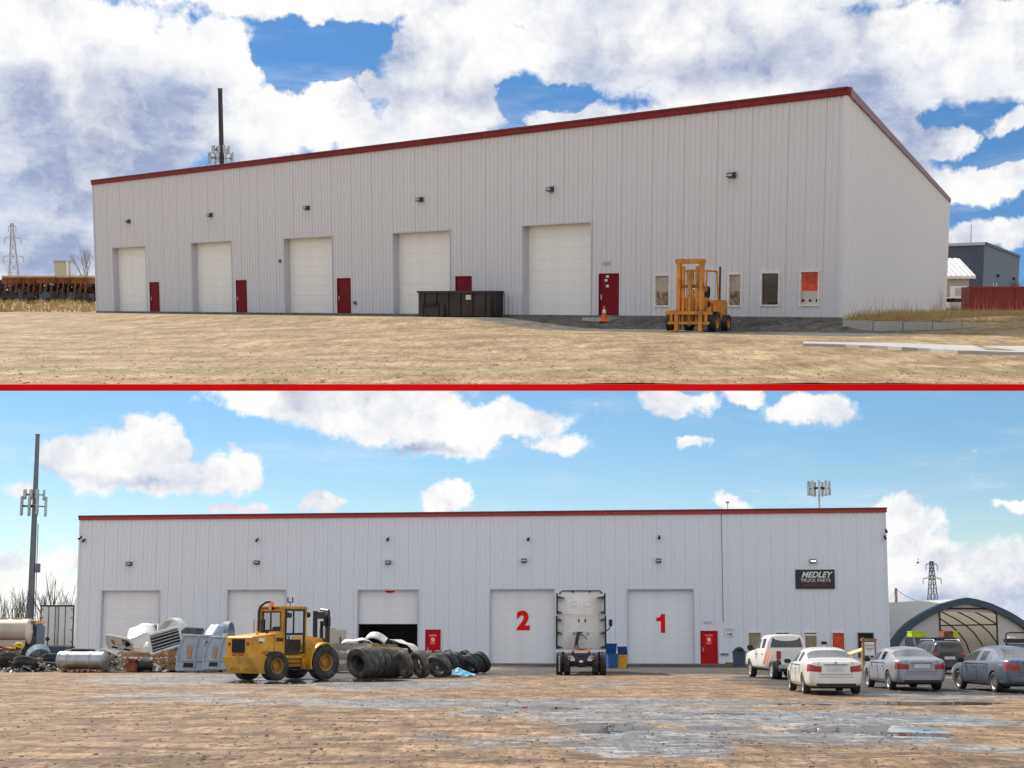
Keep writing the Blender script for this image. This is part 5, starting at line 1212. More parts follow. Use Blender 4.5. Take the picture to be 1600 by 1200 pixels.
for (px, Y, rz, z, X, lb) in [(300, 77.5, 20, .9, RX(30), 'tilted pallet behind the blue grey panels'), (262, 78, -10, .85, RX(-14), 'pallet lying across the back of the long crate'), (52, 81, 30, .1, RX(60), 'pallet standing tilted behind the left tyres'), (330, 74, 5, .0, None, 'pallet flat on the ground under the blue grey panels'), (612, 75, -12, .9, RX(20), 'pallet tilted below the half open door')]:
    pallet(lb, px, Y, rz, z, X, M['woodg' if 'left' in lb or 'flat' in lb else 'wood'], 1.5, 1.1)
q_ = random.Random(44)
for i in range(420):
    pass
g = MB()
for i in range(700):
    px = q_.choice((q_.uniform(-10, 360), q_.uniform(150, 350))); Y = q_.uniform(74, 80); p = atL(px, 1040, Y); w_ = q_.uniform(.04, .28)
    hmax = .75 if 165 < px < 345 else .5
    g.box(-w_, w_, -w_*q_.uniform(.1, .5), w_*.4, -.02, q_.uniform(.02, .10), mi=q_.randrange(5), X=T(p.x, p.y, q_.uniform(.02, hmax)*q_.random()) @ RZ(q_.uniform(0, 180)) @ RY(q_.uniform(-50, 50)))
o = g.build('litter', [M['fair'], M['wood'], M['dark'], M['woodg'], M['fairb']], None); tag(o, 'small broken bits strewn through the junk pile', None, None, 'stuff')
# big drum under crate
p = atL(226, 1040, 74.2); g = MB(); g.lathe([(-.35, .01), (-.35, .3), (-.2, .33), (.0, .26), (.35, .33), (.35, .01)], 18, 'x', X=T(0, 0, .34) @ RZ(25)); o = g.build('brake_drum', M['black'], None, True, T(p.x, p.y, 0)); tag(o, 'black round drum in front of the long crate', 'drum')
p = atL(207, 1040, 74.2); g = MB(); g.box(-.35, .35, -.25, .25, 0, .5, b=.05); g.box(-.2, .25, -.28, .28, .5, .68, b=.06); g.cyl((.3, 0, .3), (.6, 0, .34), .12, n=10); o = g.build('gearbox', M['rust'], None, False, T(p.x, p.y, 0) @ RZ(-15)); tag(o, 'rusty gearbox in front of the crate, beside the black drum', 'gearbox')
# cream cabinets behind loader
for (px, w_, h_, lb) in ((511, .95, 2.35, 'pale cream metal cabinet just right of the loader mast'), (530, .75, 2.25, 'cream metal cabinet with dark handle left of the half open door')):
    p = atL(px, 1040, 85); c = thing('metal_cabinet', lb, 'cabinet', (p.x, p.y, 0), 2)
    g = MB(); g.box(-w_/2, w_/2, -.35, .35, .05, h_, b=.02); g.build('cabinet_body', M['cream'], c)
    for s in (-1, 1): g = MB(); x0, x1 = sorted((0.01*s, s*(w_/2-.03))); g.box(x0, x1, -.375, -.352, .12, h_-.06, b=.006); g.build('cabinet_door', M['cream'], c)
    g = MB(); g.box(.05, .12, -.41, -.37, h_*.62, h_*.82); g.build('handle', M['black'], c)
# tall pale pipes near x 385
for i, px in enumerate((395, 401, 407)):
    p = atL(px, 1040, 85); g = MB(); g.cyl((0, 0, 0), (0, .1, 2.9-.1*i), .07, n=8); o = g.build('pipe', M['cream'], None, False, T(p.x, p.y, 0)); tag(o, ('leftmost', 'middle', 'rightmost')[i]+' of three pale pipes standing at the wall behind the loader hood', 'pipe', 'pipes leaning on the wall')

# ------------------------------------------------------------------ left background: tanker, trailer
def trailer():
    Y = 103; sc_ = F/Y
    p = atL(87, 1030, Y); c = thing('box_trailer', 'white box trailer with double rear doors left of the warehouse', 'trailer', (p.x, p.y, 0), -3)
    z0, z1 = 1.15, (997-946)/sc_+1.75; w = 1.24
    g = MB(); g.box(-w, w, 0, 12, z0, z1, b=.03); g.build('box_body', mat('trailer_white', (.60, .62, .64), .5, 0, .06, 1, dirt=.3, dirtc=(.35, .32, .28)), c)
    for s in (-1, 1):
        g = MB(); x0, x1 = sorted((s*.02, s*1.16)); g.box(x0, x1, -.04, -.004, z0+.1, z1-.1, b=.01); g.build('trailer_door', MATS['trailer_white'], c)
        for x in (.12, .62):
            g = MB(); g.cyl((s*x, -.07, z0+.05), (s*x, -.07, z1-.08), .025, n=6); g.build('lock_bar', M['dark'], c)
        for z in (z0+.35, z0+1.2, z1-.9, z1-.3): g = MB(); g.box(s*1.15-.12, s*1.15+.12, -.07, -.03, z-.04, z+.04); g.build('hinge', M['rust'], c)
    g = MB(); g.box(-w-.01, w+.01, -.06, .02, z1-.1, z1+.02); g.box(-w-.01, -w+.06, -.06, .02, z0, z1-.1); g.box(w-.06, w+.01, -.06, .02, z0, z1-.1); g.box(-w, w, -.06, .02, z0-.12, z0); g.build('rear_frame', M['dark'], c)
    g = MB(); g.prism([(-.85, z0+.55), (-.65, z0+.75), (-.45, z0+.55), (-.65, z0+.35)], -.055, -.042, 'y'); g.build('placard', M['dark'], c)
    g = MB(); g.box(-.95, .95, -.02, .06, .5, .6); g.box(-.6, -.5, 0, .06, .55, z0); g.box(.5, .6, 0, .06, .55, z0); g.build('underride_guard', M['dark'], c)
    for y in (1.2, 2.5):
        for s in (-1, 1): wheel(c, s*.98, y, .5, .28, .28, M['rubber'], M['rim'], s, deep=True)
trailer()
def tanker():
    Y = 98; p = atL(-42, 1030, Y); c = thing('tank_trailer', 'cream tanker trailer cut off by the left picture edge', 'tank trailer', (p.x, p.y, 0), 0)
    g = MB(); L2 = 4.0
    g.lathe([(-L2, .01), (-L2+.0, .6), (-L2+.12, .95), (L2-.12, .95), (L2, .6), (L2+.08, .01)], 28, 'x', X=T(0, 0, 2.22) @ Matrix.Diagonal((1, 1.15, .92, 1))); g.build('tank_body', M['sand'], c, True)
    g = MB(); g.box(-L2, L2-.1, -1.16, -1.02, 1.2, 1.62, b=.03); g.build('side_skirt', M['sand'], c)
    g = MB(); g.box(-L2, L2-.3, -.5, .5, .95, 1.3); g.build('chassis_rail', M['dark'], c)
    g = MB()
    for x in range(-3, 4): g.box(x-.35, x+.35, -.3, .3, 3.05, 3.16, b=.03)
    g.build('walkway', M['sand'], c)
    for x in (1.7, .5):
        for yy in (-1, 1):
            key = wheel(c, 0, 0, .5, .28, .28, M['rubber'], M['rim'], 1, deep=True); key.matrix_basis = T(x, yy*.9, .5) @ RZ(90 if yy > 0 else -90)
    p2 = atL(52, 1030, 99); c = thing('tractor_unit', 'dark truck cab between the tanker and the box trailer', 'truck', (p2.x, p2.y, 0), 0)
    g = MB(); g.box(-.45, .45, -1.0, 1.0, .8, 2.75, b=.15); g.build('cab_body', M['greybin'], c)
    g = MB(); g.box(-.38, .38, -1.02, -1.0, 1.95, 2.5); g.build('windshield', M['cglass'], c)
    g = MB(); g.box(-.4, .4, -1.2, 1.0, 2.78, 2.95, b=.04); g.build('sun_visor', M['orange'], c)
    for s in (-1, 1): wheel(c, s*.5, 0, .5, .28, .28, M['rubber'], M['rim'], s, deep=True)
tanker()
g = MB(); p = atL(27, 1040, 84); g.cyl((0, -.1, .0), (0, .1, .0), .28, n=18); o = g.build('yellow_drum_lid', M['lime'], None, False, T(p.x, p.y, 1.25)); 
bpy.data.objects.remove(o)
p = atL(28, 1040, 83); c = thing('plastic_drum', 'yellow drum lying on the junk behind the left tyres', 'drum', (p.x, p.y, .95), 15)
g = MB(); g.lathe([(-.4, .01), (-.4, .26), (-.1, .29), (.1, .29), (.4, .26), (.4, .01)], 20, 'y', X=T(0, 0, .29)); g.build('drum_body', mat('yellow_plastic', (.72, .5, .03), .5), c, True)
g = MB(); g.cyl((.1, -.42, .4), (.1, -.39, .4), .05, n=8); g.build('bung', M['black'], c)
# junk base under it
for i in range(10):
    px = -4+8*i; p = atL(px, 1040, rb.uniform(81, 86)); g = MB(); w_, h_ = rb.uniform(.3, .8), rb.uniform(.5, 1.15)
    g.box(-w_, w_, -.4, .4, 0, h_, b=.04); g.box(-w_*.6, w_*.5, -.3, .3, h_, h_+.14, b=.03); g.cyl((-w_, -.42, h_*.6), (w_, -.42, h_*.7), .05, n=6)
    o = g.build('scrap_part', [M['dark'], M['woodg'], M['rust'], M['steelg']][i % 4], None, False, T(p.x, p.y, 0) @ RZ(rb.uniform(-40, 40)) @ RY(rb.uniform(-10, 10))); tag(o, ORD[i]+' scrap block from the left in the heap behind the left tyres', 'scrap', 'scrap parts heap')
# ------------------------------------------------------------------ cell towers, pylons, poles
def antenna_set(c, z, r, n=3, up=1.0, h=1.6, m=None, sp=.9, aw=.16):
    for i in range(n):
        a = 2*math.pi*i/n+.35
        cx, cy = math.cos(a)*r, math.sin(a)*r
        g = MB(); g.tube([(0, 0, z), (cx, cy, z)], .05, 6); g.tube([(cx-math.sin(a)*sp, cy+math.cos(a)*sp, z), (cx+math.sin(a)*sp, cy-math.cos(a)*sp, z)], .05, 6); g.build('antenna_arm', M['dark'], c)
        for s in (-sp, 0, sp):
            x, y = cx-math.sin(a)*s, cy+math.cos(a)*s
            g = MB(); g.box(-aw, aw, -.1, .1, -h/2, h/2, b=.03, X=T(x, y, z) @ RZ(math.degrees(a)-90)); g.build('antenna', m or M['steell'], c)
def monopole(label, loc, H, r0, r1, aset, up=False, body=None):
    c = thing('cell_tower', label, 'cell tower', loc, 0, up=up)
    g = MB(); g.cyl((0, 0, -1), (0, 0, H), r0, r1, 14); g.build('mast', body or M['steelg'], c, True)
    for (z, r, h) in aset: antenna_set(c, z, r, 3, h=h, sp=r*.8, aw=.11 if h > 1 else .14)
    g = MB(); g.cyl((0, 0, H), (0, 0, H+.15), r1*1.15, n=12); g.build('mast_cap', M['steelg'], c)
    g = MB(); g.tube([(r0+.1, 0, 2), (r0*.8+.1, 0, H*.6)], .04, 5); g.box(r0, r0+.35, -.15, .15, H*.38, H*.42); g.build('cable_run', M['steelg'], c)
    return c
def zL(py, Y): return atL(800, py, Y).z
Yt = 128; p = atL(50, 900, Yt)
monopole('tall grey monopole cell tower at the left edge behind the trailer', (p.x, p.y, 0), zL(681, Yt), .34, .18, [(zL(773, Yt), .75, .85), (zL(791, Yt), .95, 1.7)])
Yt = 125; p = atL(1280, 780, Yt)
monopole('cell tower top with panel antennas rising above the right end of the lower roof', (p.x, p.y, 0), zL(752, Yt)-.5, .10, .08, [(zL(763, Yt), .72, 1.3)], body=M['steell'])
def pylon(label, loc, H, w, up=False, arms=((.72, 2.6), (.52, 3.0)), m=None, sc=1, r=.05):
    c = thing('transmission_tower', label, 'pylon', loc, 12, up=up); g = MB(); m = m or M['steelg']
    n = 9
    def ww(z): k_ = z/H; return w*(1-k_)**1.2*.5+w*.10
    lv = [H*(1-(1-i/n)**1.3) for i in range(n+1)]
    for a, b in zip(lv, lv[1:]):
        A = [Vector((sx*ww(a), sy*ww(a), a)) for sx, sy in ((-1, -1), (1, -1), (1, 1), (-1, 1))]; B = [Vector((sx*ww(b), sy*ww(b), b)) for sx, sy in ((-1, -1), (1, -1), (1, 1), (-1, 1))]
        for i in range(4):
            j = (i+1) % 4; g.cyl(A[i], B[i], r*1.3, n=4); g.cyl(A[i], B[j], r*.7, n=3); g.cyl(A[j], B[i], r*.7, n=3); g.cyl(B[i], B[j], r*.7, n=3)
    g.build('lattice', m, c)
    for (k_, L_) in arms:
        z = H*k_
        g = MB()
        for s in (-1, 1): g.cyl((0, 0, z+.5), (s*L_, 0, z), r, n=4); g.cyl((0, 0, z), (s*L_, 0, z), r, n=4); g.cyl((s*L_, 0, z), (s*L_, 0, z-.9), r*1.2, n=5)
        g.build('cross_arm', m, c)
    return c
Yt = 230; p = atL(1458, 950, Yt); Hp = zL(877, Yt)
pylon('grey lattice power pylon standing behind the white fabric shelter', (p.x, p.y, 0), Hp, 2.1, arms=((.80, 1.6), (.50, 3.3), (.96, 1.0)), r=.05, m=mat('pylon_grey', (.42, .44, .48), .7, 0, .1))
Yt = 118; p = atL(1401, 960, Yt); c = thing('utility_pole', 'brown wooden utility pole between warehouse and fabric shelter', 'pole', (p.x, p.y, 0))
hp = zL(919, Yt); g = MB(); g.cyl((0, 0, 0), (0, 0, hp), .15, .12, 10); g.build('pole_shaft', M['wood'], c)
g = MB(); g.cyl((0, 0, hp-.3), (.0, -.2, hp-.3), .05, n=6); g.build('insulator', M['steell'], c)
q = atL(1450, 942, 122)-Vector((p.x, p.y, 0)); pts = [Vector((0, 0, hp-.1)).lerp(Vector(q), k/8)-Vector((0, 0, .25*math.sin(math.pi*k/8))) for k in range(9)]
g = MB(); g.tube(pts, .02, 4); g.build('cable', M['dark'], c)
q = atL(1370, 970, 116)-Vector((p.x, p.y, 0)); g = MB(); g.tube([(0, 0, hp-.2), tuple(q)], .015, 4); g.build('cable', M['steelg'], c)
# ------------------------------------------------------------------ fabric shelter
def shelter():
    Y = 99; ox = atL(1512, 1000, Y); s_ = F/Y
    c = thing('fabric_shelter', 'white arched fabric shelter with a dark blue front band behind the parked cars', 'shelter', (ox.x, Y, 0), 12)
    ap = zL(935, Y); hw = (1512-1390)/s_*1.12
    def interp(a):
        T_ = [(0, 1), (.05, .995), (.27, .925), (.52, .785), (.70, .645), (.82, .515), (.92, .345), (.975, .18), (1, 0)]
        for (p, q) in zip(T_, T_[1:]):
            if p[0] <= a <= q[0]: return p[1]+(q[1]-p[1])*(a-p[0])/(q[0]-p[0])
        return 0
    def prof(k_, off=0):   # k_ -1..1
        a = abs(k_); x = (hw+off)*math.copysign(1-(1-a)**1.0, k_); z = ap*interp(a)
        return x, z
    ks = [math.sin(math.pi/2*(i/16-1)*1.0) for i in range(0, 33)]
    O = [prof(k_) for k_ in ks]; I_ = [(x*.925, z*.915) for x, z in O]; n = len(O)
    D_ = 19
    g = MB(); g.add([(x, .0, z) for x, z in O]+[(x, D_, z) for x, z in O], [(i, i+1, n+i+1, n+i) for i in range(n-1)]); g.build('roof_cover', M['fabric'], c, True)
    g = MB(); g.add([(x*.98, .3, z*.98) for x, z in O]+[(x*.98, D_, z*.98) for x, z in O], [(i, i+1, n+i+1, n+i) for i in range(n-1)]); g.build('inner_lining', M['fabric2'], c, True); g = MB(); g.add([(x*.97, D_-.1, z*.97) for x, z in O], [tuple(range(n))]); g.build('rear_wall', M['brown'], c)
    g = MB(); g.add([(x*1.015, -.25, z*1.012) for x, z in O]+[(x, -.25, z) for x, z in I_]+[(x*1.015, .3, z*1.012) for x, z in O]+[(x, .3, z) for x, z in I_], [(i, i+1, n+i+1, n+i) for i in range(n-1)]+[(i, i+1, 2*n+i+1, 2*n+i) for i in range(n-1)]+[(n+i, n+i+1, 3*n+i+1, 3*n+i) for i in range(n-1)]); g.build('front_band', M['navy'], c, True)
    # front wall with opening
    x0, x1, zt = (1466-1512)/s_, (1563-1512)/s_, zL(951, Y)
    g = MB(); P = [(x, z) for x, z in I_]
    L_ = [q for q in P if q[0] < x0]; Rr_ = [q for q in P if q[0] > x1]; Mid = [q for q in P if x0 <= q[0] <= x1]
    def zi(x): 
        for (a, b) in zip(P, P[1:]):
            if a[0] <= x <= b[0]: return a[1]+(b[1]-a[1])*(x-a[0])/(b[0]-a[0])
        return 0
    g.add([(x, .05, z) for x, z in L_]+[(x0, .05, zi(x0)), (x0, .05, 0)], [tuple(range(len(L_)+2))])
    g.add([(x, .05, z) for x, z in Rr_]+[(x1, .05, 0), (x1, .05, zi(x1))], [tuple(range(len(Rr_)+2))])
    g.add([(x0, .05, zi(x0))]+[(x, .05, z) for x, z in Mid]+[(x1, .05, zi(x1)), (x1, .05, zt), (x0, .05, zt)], [tuple(range(len(Mid)+4))]); g.build('front_wall', M['fabric'], c)
    for k_ in range(8):
        y = .9+k_*2.2
        g = MB(); g.tube([(x*.95, y, z*.955) for x, z in O[2:-2:2]], .05, 5); g.build('arch_rib', M['dark'], c)
    for k_ in (8, 13, 19, 24):
        x, z = O[k_]; g = MB(); g.tube([(x*.95, .5, z*.95), (x*.95, D_-.5, z*.95)], .05, 5); g.build('purlin', M['dark'], c)
    g = MB(); g.tube([(x0, .0, 0), (x0, .0, zt), (x1, .0, zt), (x1, .0, 0)], .06, 6); g.build('door_frame', M['dark'], c)
shelter()
# service truck with lime totes behind SUV
Y = 84; p = atL(1462, 1010, Y); c = thing('flatbed_trailer', 'grey high sided trailer standing in front of the fabric shelter', 'trailer', (p.x, p.y, 0), 0)
g = MB(); g.box(-1.0, 1.2, 0, 3, .8, 1.80, b=.03); g.build('side_board', M['steelg'], c)
g = MB(); g.box(-.15, 1.2, -.02, .0, 1.5, 1.78); g.prism([(.0, 1.78), (.35, 1.78), (.18, 1.45)], -.03, -.02, 'y'); g.build('mesh_panel', M['dark'], c)
for s in (-1, 1): wheel(c, s*.85, 1.2, .4, .25, .24, M['rubber'], M['rimw'], s)
for px, w_, lb, m_ in ((1435, .40, 'lime green tote standing left on the grey trailer', M['lime']), (1493, .16, 'narrow lime green tote standing right on the grey trailer', M['lime']), (1481, .24, 'brown box on the grey trailer beside the lime tote', M['rust'])):
    q = atL(px, 1000, 84); c = thing('storage_tote', lb, 'tote', (q.x, q.y+.4, 1.31), 0)
    g = MB(); g.box(-w_, w_, -.5, .5, .5, 1.0-.16, b=.03); g.build('tub', m_, c)
    for i in range(3): g = MB(); x = -w_*.6+i*w_*.6; g.box(x-.02, x+.02, -.52, -.495, .52, .80); g.build('tote_rib', m_, c)
    g = MB(); g.box(-w_-.02, w_+.02, -.52, .52, .80, .86, b=.01); g.build('lid', m_, c)
Y = 92; p = atL(1588, 1010, Y); c = thing('equipment_rack', 'dark metal rack with boxes at the right edge by the fabric shelter', 'rack', (p.x, p.y, 0), 0)
g = MB()
for x in (-.65, 1.5): g.tube([(x, 0, 0), (x, 0, 2.0)], .05, 5)
g.tube([(-.65, 0, 2.0), (-.5, 0, 2.12), (1.5, 0, 2.12)], .05, 5); g.build('rack_frame', M['dark'], c)
g = MB(); g.box(-.7, 1.5, -.3, .4, 1.45, 1.72, b=.03); g.build('shelf_box', M['dark'], c)
g = MB(); g.box(-.6, 1.5, -.2, .3, .4, 1.4, b=.03); g.build('cabinet', M['steelg'], c)
g = MB(); g.box(-.5, -.1, -.3, .2, 1.74, 1.86, b=.02); g.build('white_case', M['white'], c)
# boards / price sign by the cars
Y = 66; p = atL(1358, 1020, Y); c = thing('notice_board', 'white notice panel on a wooden post in front of the dark window', 'sign board', (p.x, p.y, 0), 0)
g = MB(); g.box(-.32, -.22, -.05, .05, 0, 1.78); g.box(.24, .32, -.04, .04, 0, 1.72); g.box(-.36, .36, -.08, .1, 1.62, 1.74); g.build('wooden_post', M['wood'], c)
g = MB(); g.box(-.22, .24, -.07, -.045, .95, 1.58, b=.01); g.build('notice_panel', M['white'], c)
text('PARKING', .10, c, T(.01, -.075, 1.42) @ FRONT, M['redglow'], ext=.003); text('CUSTOMERS\nONLY', .07, c, T(.01, -.075, 1.25) @ FRONT, M['dark'], ext=.003)
# tailgate-like white frame on wall behind the sedans
s0, z0 = onL(1262, 1000); c = thing('tube_gate', 'white slanted metal frame leaning on the wall behind the pickup', 'frame'); c.matrix_basis = LX @ T(s0, -1.4, 0)
g = MB(); g.tube([(-.3, 0, 0), (-.3, .6, 1.95), (.55, .6, 1.95), (1.0, 0, 0)], .05, 6); g.tube([(-.3, .3, 1.0), (.75, .3, 1.0)], .04, 6); g.build('frame_tube', M['white'], c)
g = MB(); g.box(.75, 1.1, .1, .5, 1.35, 1.55, b=.04); g.build('bracket', M['dark'], c)
# low table of scrap at 1345
p = atL(1341, 1030, 70); c = thing('work_bench', 'tan wooden bench with slanted cover beside the notice board', 'bench', (p.x, p.y, 0), 10)
g = MB(); g.prism([(-.5, .95), (.5, 1.25), (.5, 1.30), (-.5, 1.0)], -.5, .6, 'y'); g.build('bench_top', M['tan'], c)
for sx in (-.42, .42):
    for sy in (-.4, .5): g = MB(); g.box(sx-.04, sx+.04, sy-.04, sy+.04, 0, 1.0+.15*(sx > 0)); g.build('leg', M['tan'], c)
# bird
p = atL(1434, 879, 70); g = MB(); g.lathe([(-.16, .005), (-.08, .05), (.05, .05), (.14, .01)], 8, 'y'); g.add([(0, .02, .02), (.05, -.06, .22), (.03, .06, .20)], [(0, 1, 2)]); g.add([(0, .02, .02), (-.10, -.06, -.18), (-.06, .06, -.14)], [(0, 1, 2)])
o = g.build('bird', M['black'], None, False, T(*p)); tag(o, 'small dark bird flying left of the lattice pylon', 'bird')

# ------------------------------------------------------------------ trees (bare)
def bare_tree(label, loc, H, seed, m, up=False, spread=.5, depth=5, r0=None, group=None, bushy=False):
    rr = random.Random(seed); c = thing('bare_tree', label, 'tree', loc, 0, group, up=up)
    tr = MB(); cr = MB(); r0 = r0 or H*.014
    def br(p, d, L_, r, lv):
        q = p+d*L_
        (tr if lv <= 1 else cr).cyl(p, q, r, r*.68, 5 if lv < 2 else 3, cap=False)
        if lv >= depth: return
        k_ = rr.choice((2, 3, 3)) if lv else 4
        for i in range(k_):
            nd = (d+Vector((rr.uniform(-1, 1), rr.uniform(-1, 1), rr.uniform(-.1, .7)))*spread).normalized()
            t_ = rr.uniform(.45, 1) if i else 1
            br(p+d*L_*t_, nd if i else (d+Vector((rr.uniform(-.12, .12), rr.uniform(-.12, .12), 0))).normalized(), L_*rr.uniform(.6, .85), r*(.68 if i == 0 else .5), lv+1)
    if bushy:
        for i in range(7): br(Vector((rr.uniform(-.3, .3)*H*.3, rr.uniform(-.3, .3)*H*.3, 0)), Vector((rr.uniform(-.5, .5), rr.uniform(-.5, .5), 1)).normalized(), H*.25, r0*.7, 1)
    else: br(Vector((0, 0, 0)), Vector((0, 0, 1)), H*.3, r0, 0)
    if tr.v: tr.build('trunk', m, c)
    cr.build('crown', m, c)
tl_ = [(78, 898, 'tallest bare tree rising behind the box trailer'), (3, 928, 'bare tree at the very left edge of the lower yard'), (16, 922, 'bare tree second from the left edge'), (30, 915, 'slender bare tree just left of the monopole'), (62, 925, 'small bare tree between monopole and tall tree'), (95, 930, 'bare tree right of the tallest one behind the trailer'), (108, 925, 'bare tree against the warehouse left corner'), (40, 930, 'low bare tree at the monopole foot')]
for i, (px, py, lb) in enumerate(tl_):
    Y = 118+(i*7) % 19; p = atL(px, 1000, Y); bare_tree(lb, (p.x, p.y, 0), (zL(py, Y))*1.05, 20+i, M['bark'], spread=.34, depth=5, r0=.10 if i else .14, group='bare trees behind the trailer')
# tree line far on the lower horizon
g = MB(); rr_ = random.Random(5)
for i in range(220):
    px = rr_.uniform(-100, 125) if i < 110 else rr_.uniform(1385, 1700); Y = rr_.uniform(135, 150); p = atL(px, 1000, Y); h = rr_.uniform(1.6, 3.4)
    for j in range(7):
        a = Vector((p.x+rr_.uniform(-1, 1), p.y, 0)); b = a+Vector((rr_.uniform(-.7, .7), rr_.uniform(-.4, .4), h*rr_.uniform(.6, 1))); g.cyl(a, b, .07, .015, 3, cap=False)
o = g.build('undergrowth', M['twig'], None); tag(o, 'brown undergrowth along the lower horizon', None, None, 'stuff')

# ------------------------------------------------------------------ upper yard things
def uput(px, py_or_z, Y, z=None): p = atU(px, 480, Y); return (p.x, p.y, uz(p.x, p.y) if z is None else z)
# dumpster
def dumpster():
    pL = atU(654, 480, 78.0); pR = atU(766, 480, 76.0); L_ = (pR-pL).length; a = math.degrees(math.atan2(pR.y-pL.y, pR.x-pL.x)); z = ZB-.10
    c = thing('roll_off_dumpster', 'dark brown roll-off dumpster in front of the fourth overhead door', 'dumpster', (pL.x, pL.y, z), a, up=True); m = M['dump']; h = 1.45; w = 2.2
    g = MB(); g.box(0, L_, 0, .06, .16, h); g.box(0, L_, w-.06, w, .16, h); g.box(0, .06, .06, w-.06, .16, h); g.box(L_-.06, L_, .06, w-.06, .16, h); g.box(0, L_, 0, w, .12, .16); g.build('container_body', m, c)
    for i in range(6):
        x = .35+i*(L_-.7)/5; g = MB(); g.box(x-.05, x+.05, -.08, 0, .16, h-.08); g.build('side_rib', m, c)
    g = MB(); g.box(-.04, L_+.04, -.11, .09, h-.08, h+.03); g.box(-.04, L_+.04, w-.09, w+.11, h-.08, h+.03); g.box(-.06, .09, .09, w-.09, h-.08, h+.03); g.box(L_-.09, L_+.06, .09, w-.09, h-.08, h+.03); g.build('top_rail', m, c)
    g = MB(); g.box(.2, L_*.38, -.14, -.08, .14, .72); g.build('front_box', m, c)
    g = MB(); g.box(.36, .42, -.18, -.14, .0, .8); g.box(L_*.30, L_*.30+.06, -.18, -.14, .14, .85); g.box(.4, 1.2, -.2, -.14, .62, .78); g.build('hook_frame', M['seal'], c)
    for x in (.5, L_-.35):
        for y in (.15, w-.15): g = MB(); g.cyl((x, y-.08, .12), (x, y+.08, .12), .12, n=12); g.build('roller', M['dark'], c)
    g = MB(); g.box(L_*.68, L_*.75, -.12, -.09, h-.45, h-.2); g.build('sticker', M['pale'], c)
    g = MB(); g.box(L_, L_+.08, .2, .6, .3, h-.3); g.build('door_latch', m, c)
dumpster()
def forklift():
    loc = uput(1094, 0, 63.0); c = thing('forklift', 'faded orange mast forklift parked before the office windows', 'forklift', (loc[0], loc[1], loc[2]-.03), -(180+26), up=True, X=Matrix.Scale(.94, 4)); m = M['orange']
    # local +y forward (towards camera)
    for s in (-1, 1):
        g = MB(); g.box(s*.55-.10, s*.55+.10, 1.35, 1.60, .12, 3.30, b=.02); g.build('mast_rail', m, c)
        g = MB(); g.box(s*.33-.07, s*.33+.07, 1.42, 1.56, .3, 3.05, b=.02); g.build('inner_mast_rail', m, c)
        g = MB(); g.box(s*.58-.09, s*.58+.09, 1.62, 1.75, .03, .85); g.box(s*.58-.08, s*.58+.08, 1.70, 2.75, .03, .09); g.build('fork', m, c)
        wheel(c, s*1.02, 1.0, .48, .36, .26, M['rubber'], m, s, deep=True, tread=True); wheel(c, s*.92, -1.15, .40, .30, .22, M['rubber'], m, s, deep=True, tread=True)
        g = MB(); g.tube([(s*.62, 1.05, 1.9), (s*.62, .95, 2.85), (s*.58, -.65, 2.85), (s*.62, -.85, 1.35)], .05, 8); g.build('guard_post', m, c)
    g = MB(); g.box(-.72, .72, 1.34, 1.62, 3.16, 3.38, b=.04); g.build('mast_crossbar', m, c)
    g = MB(); g.box(-.66, .66, 1.38, 1.56, 2.05, 2.2); g.box(-.5, .5, 1.38, 1.5, .95, 1.1); g.build('mast_tie', M['rust'], c)
    g = MB(); g.cyl((0, 1.5, .3), (0, 1.5, 2.9), .10, n=10); g.tube([(-.15, 1.52, .5), (-.15, 1.52, 2.9)], .03, 5); g.tube([(.15, 1.52, .5), (.15, 1.52, 2.9)], .03, 5); g.build('lift_cylinder', m, c)
    g = MB(); g.box(-1.15, 1.15, 1.58, 1.72, .82, .98, b=.02); g.box(-1.0, 1.0, 1.60, 1.70, .38, .50); g.box(-.9, -.78, 1.6, 1.7, .5, .82); g.box(.78, .9, 1.6, 1.7, .5, .82); g.build('fork_carriage', m, c)
    g = MB(); g.box(-1.16, -1.10, 1.6, 1.7, .9, 1.35); g.build('load_post', M['rust'], c)
    g = MB(); g.box(-.78, .78, -.9, 1.25, .42, 1.05, b=.04); g.prism([(-1.75, .45), (-1.72, 1.35), (-1.45, 1.50), (-.6, 1.50), (-.6, .45)], -.80, .80, 'x'); g.box(-.66, .66, .75, 1.15, 1.05, 1.62, b=.05); g.build('chassis', m, c)
    g = MB(); g.box(.80, 1.2, .55, 1.45, .98, 1.03); g.box(-1.2, -.80, .55, 1.45, .98, 1.03); g.build('fender', m, c)
    g = MB()
    for i in range(6): g.box(-.6, .6, -.6+i*.28, -.54+i*.28, 2.83, 2.88)
    g.build('overhead_guard', m, c)
    g = MB(); g.box(-.28, .28, -.55, -.05, 1.5, 1.65, b=.04); g.box(-.28, .28, -.68, -.56, 1.6, 2.15, b=.05); g.build('driver_seat', M['black'], c)
    g = MB(); g.tube([(0, .8, 1.6), (0, .45, 1.9)], .03, 6); g.lathe([(-.014, .17), (-.014, .21), (.014, .21), (.014, .17)], 16, 'z', X=T(0, .44, 1.92) @ RX(40), closed=True); g.build('steering_wheel', M['black'], c)
    g = MB(); g.tube([(-.55, -1.25, 1.4), (-.55, -1.25, 3.0), (-.58, -1.15, 3.05)], .05, 8); g.build('exhaust_stack', M['dark'], c)
    g = MB(); g.cyl((-.66, .9, 1.3), (-.70, .95, 1.3), .15, n=14); g.build('hub_cover', M['black'], c)
    g = MB(); g.box(-.4, .4, 1.1, 1.3, .3, .75); g.cyl((-.9, 1.0, .48), (.9, 1.0, .48), .1, n=8); g.build('axle', M['dark'], c)
forklift()
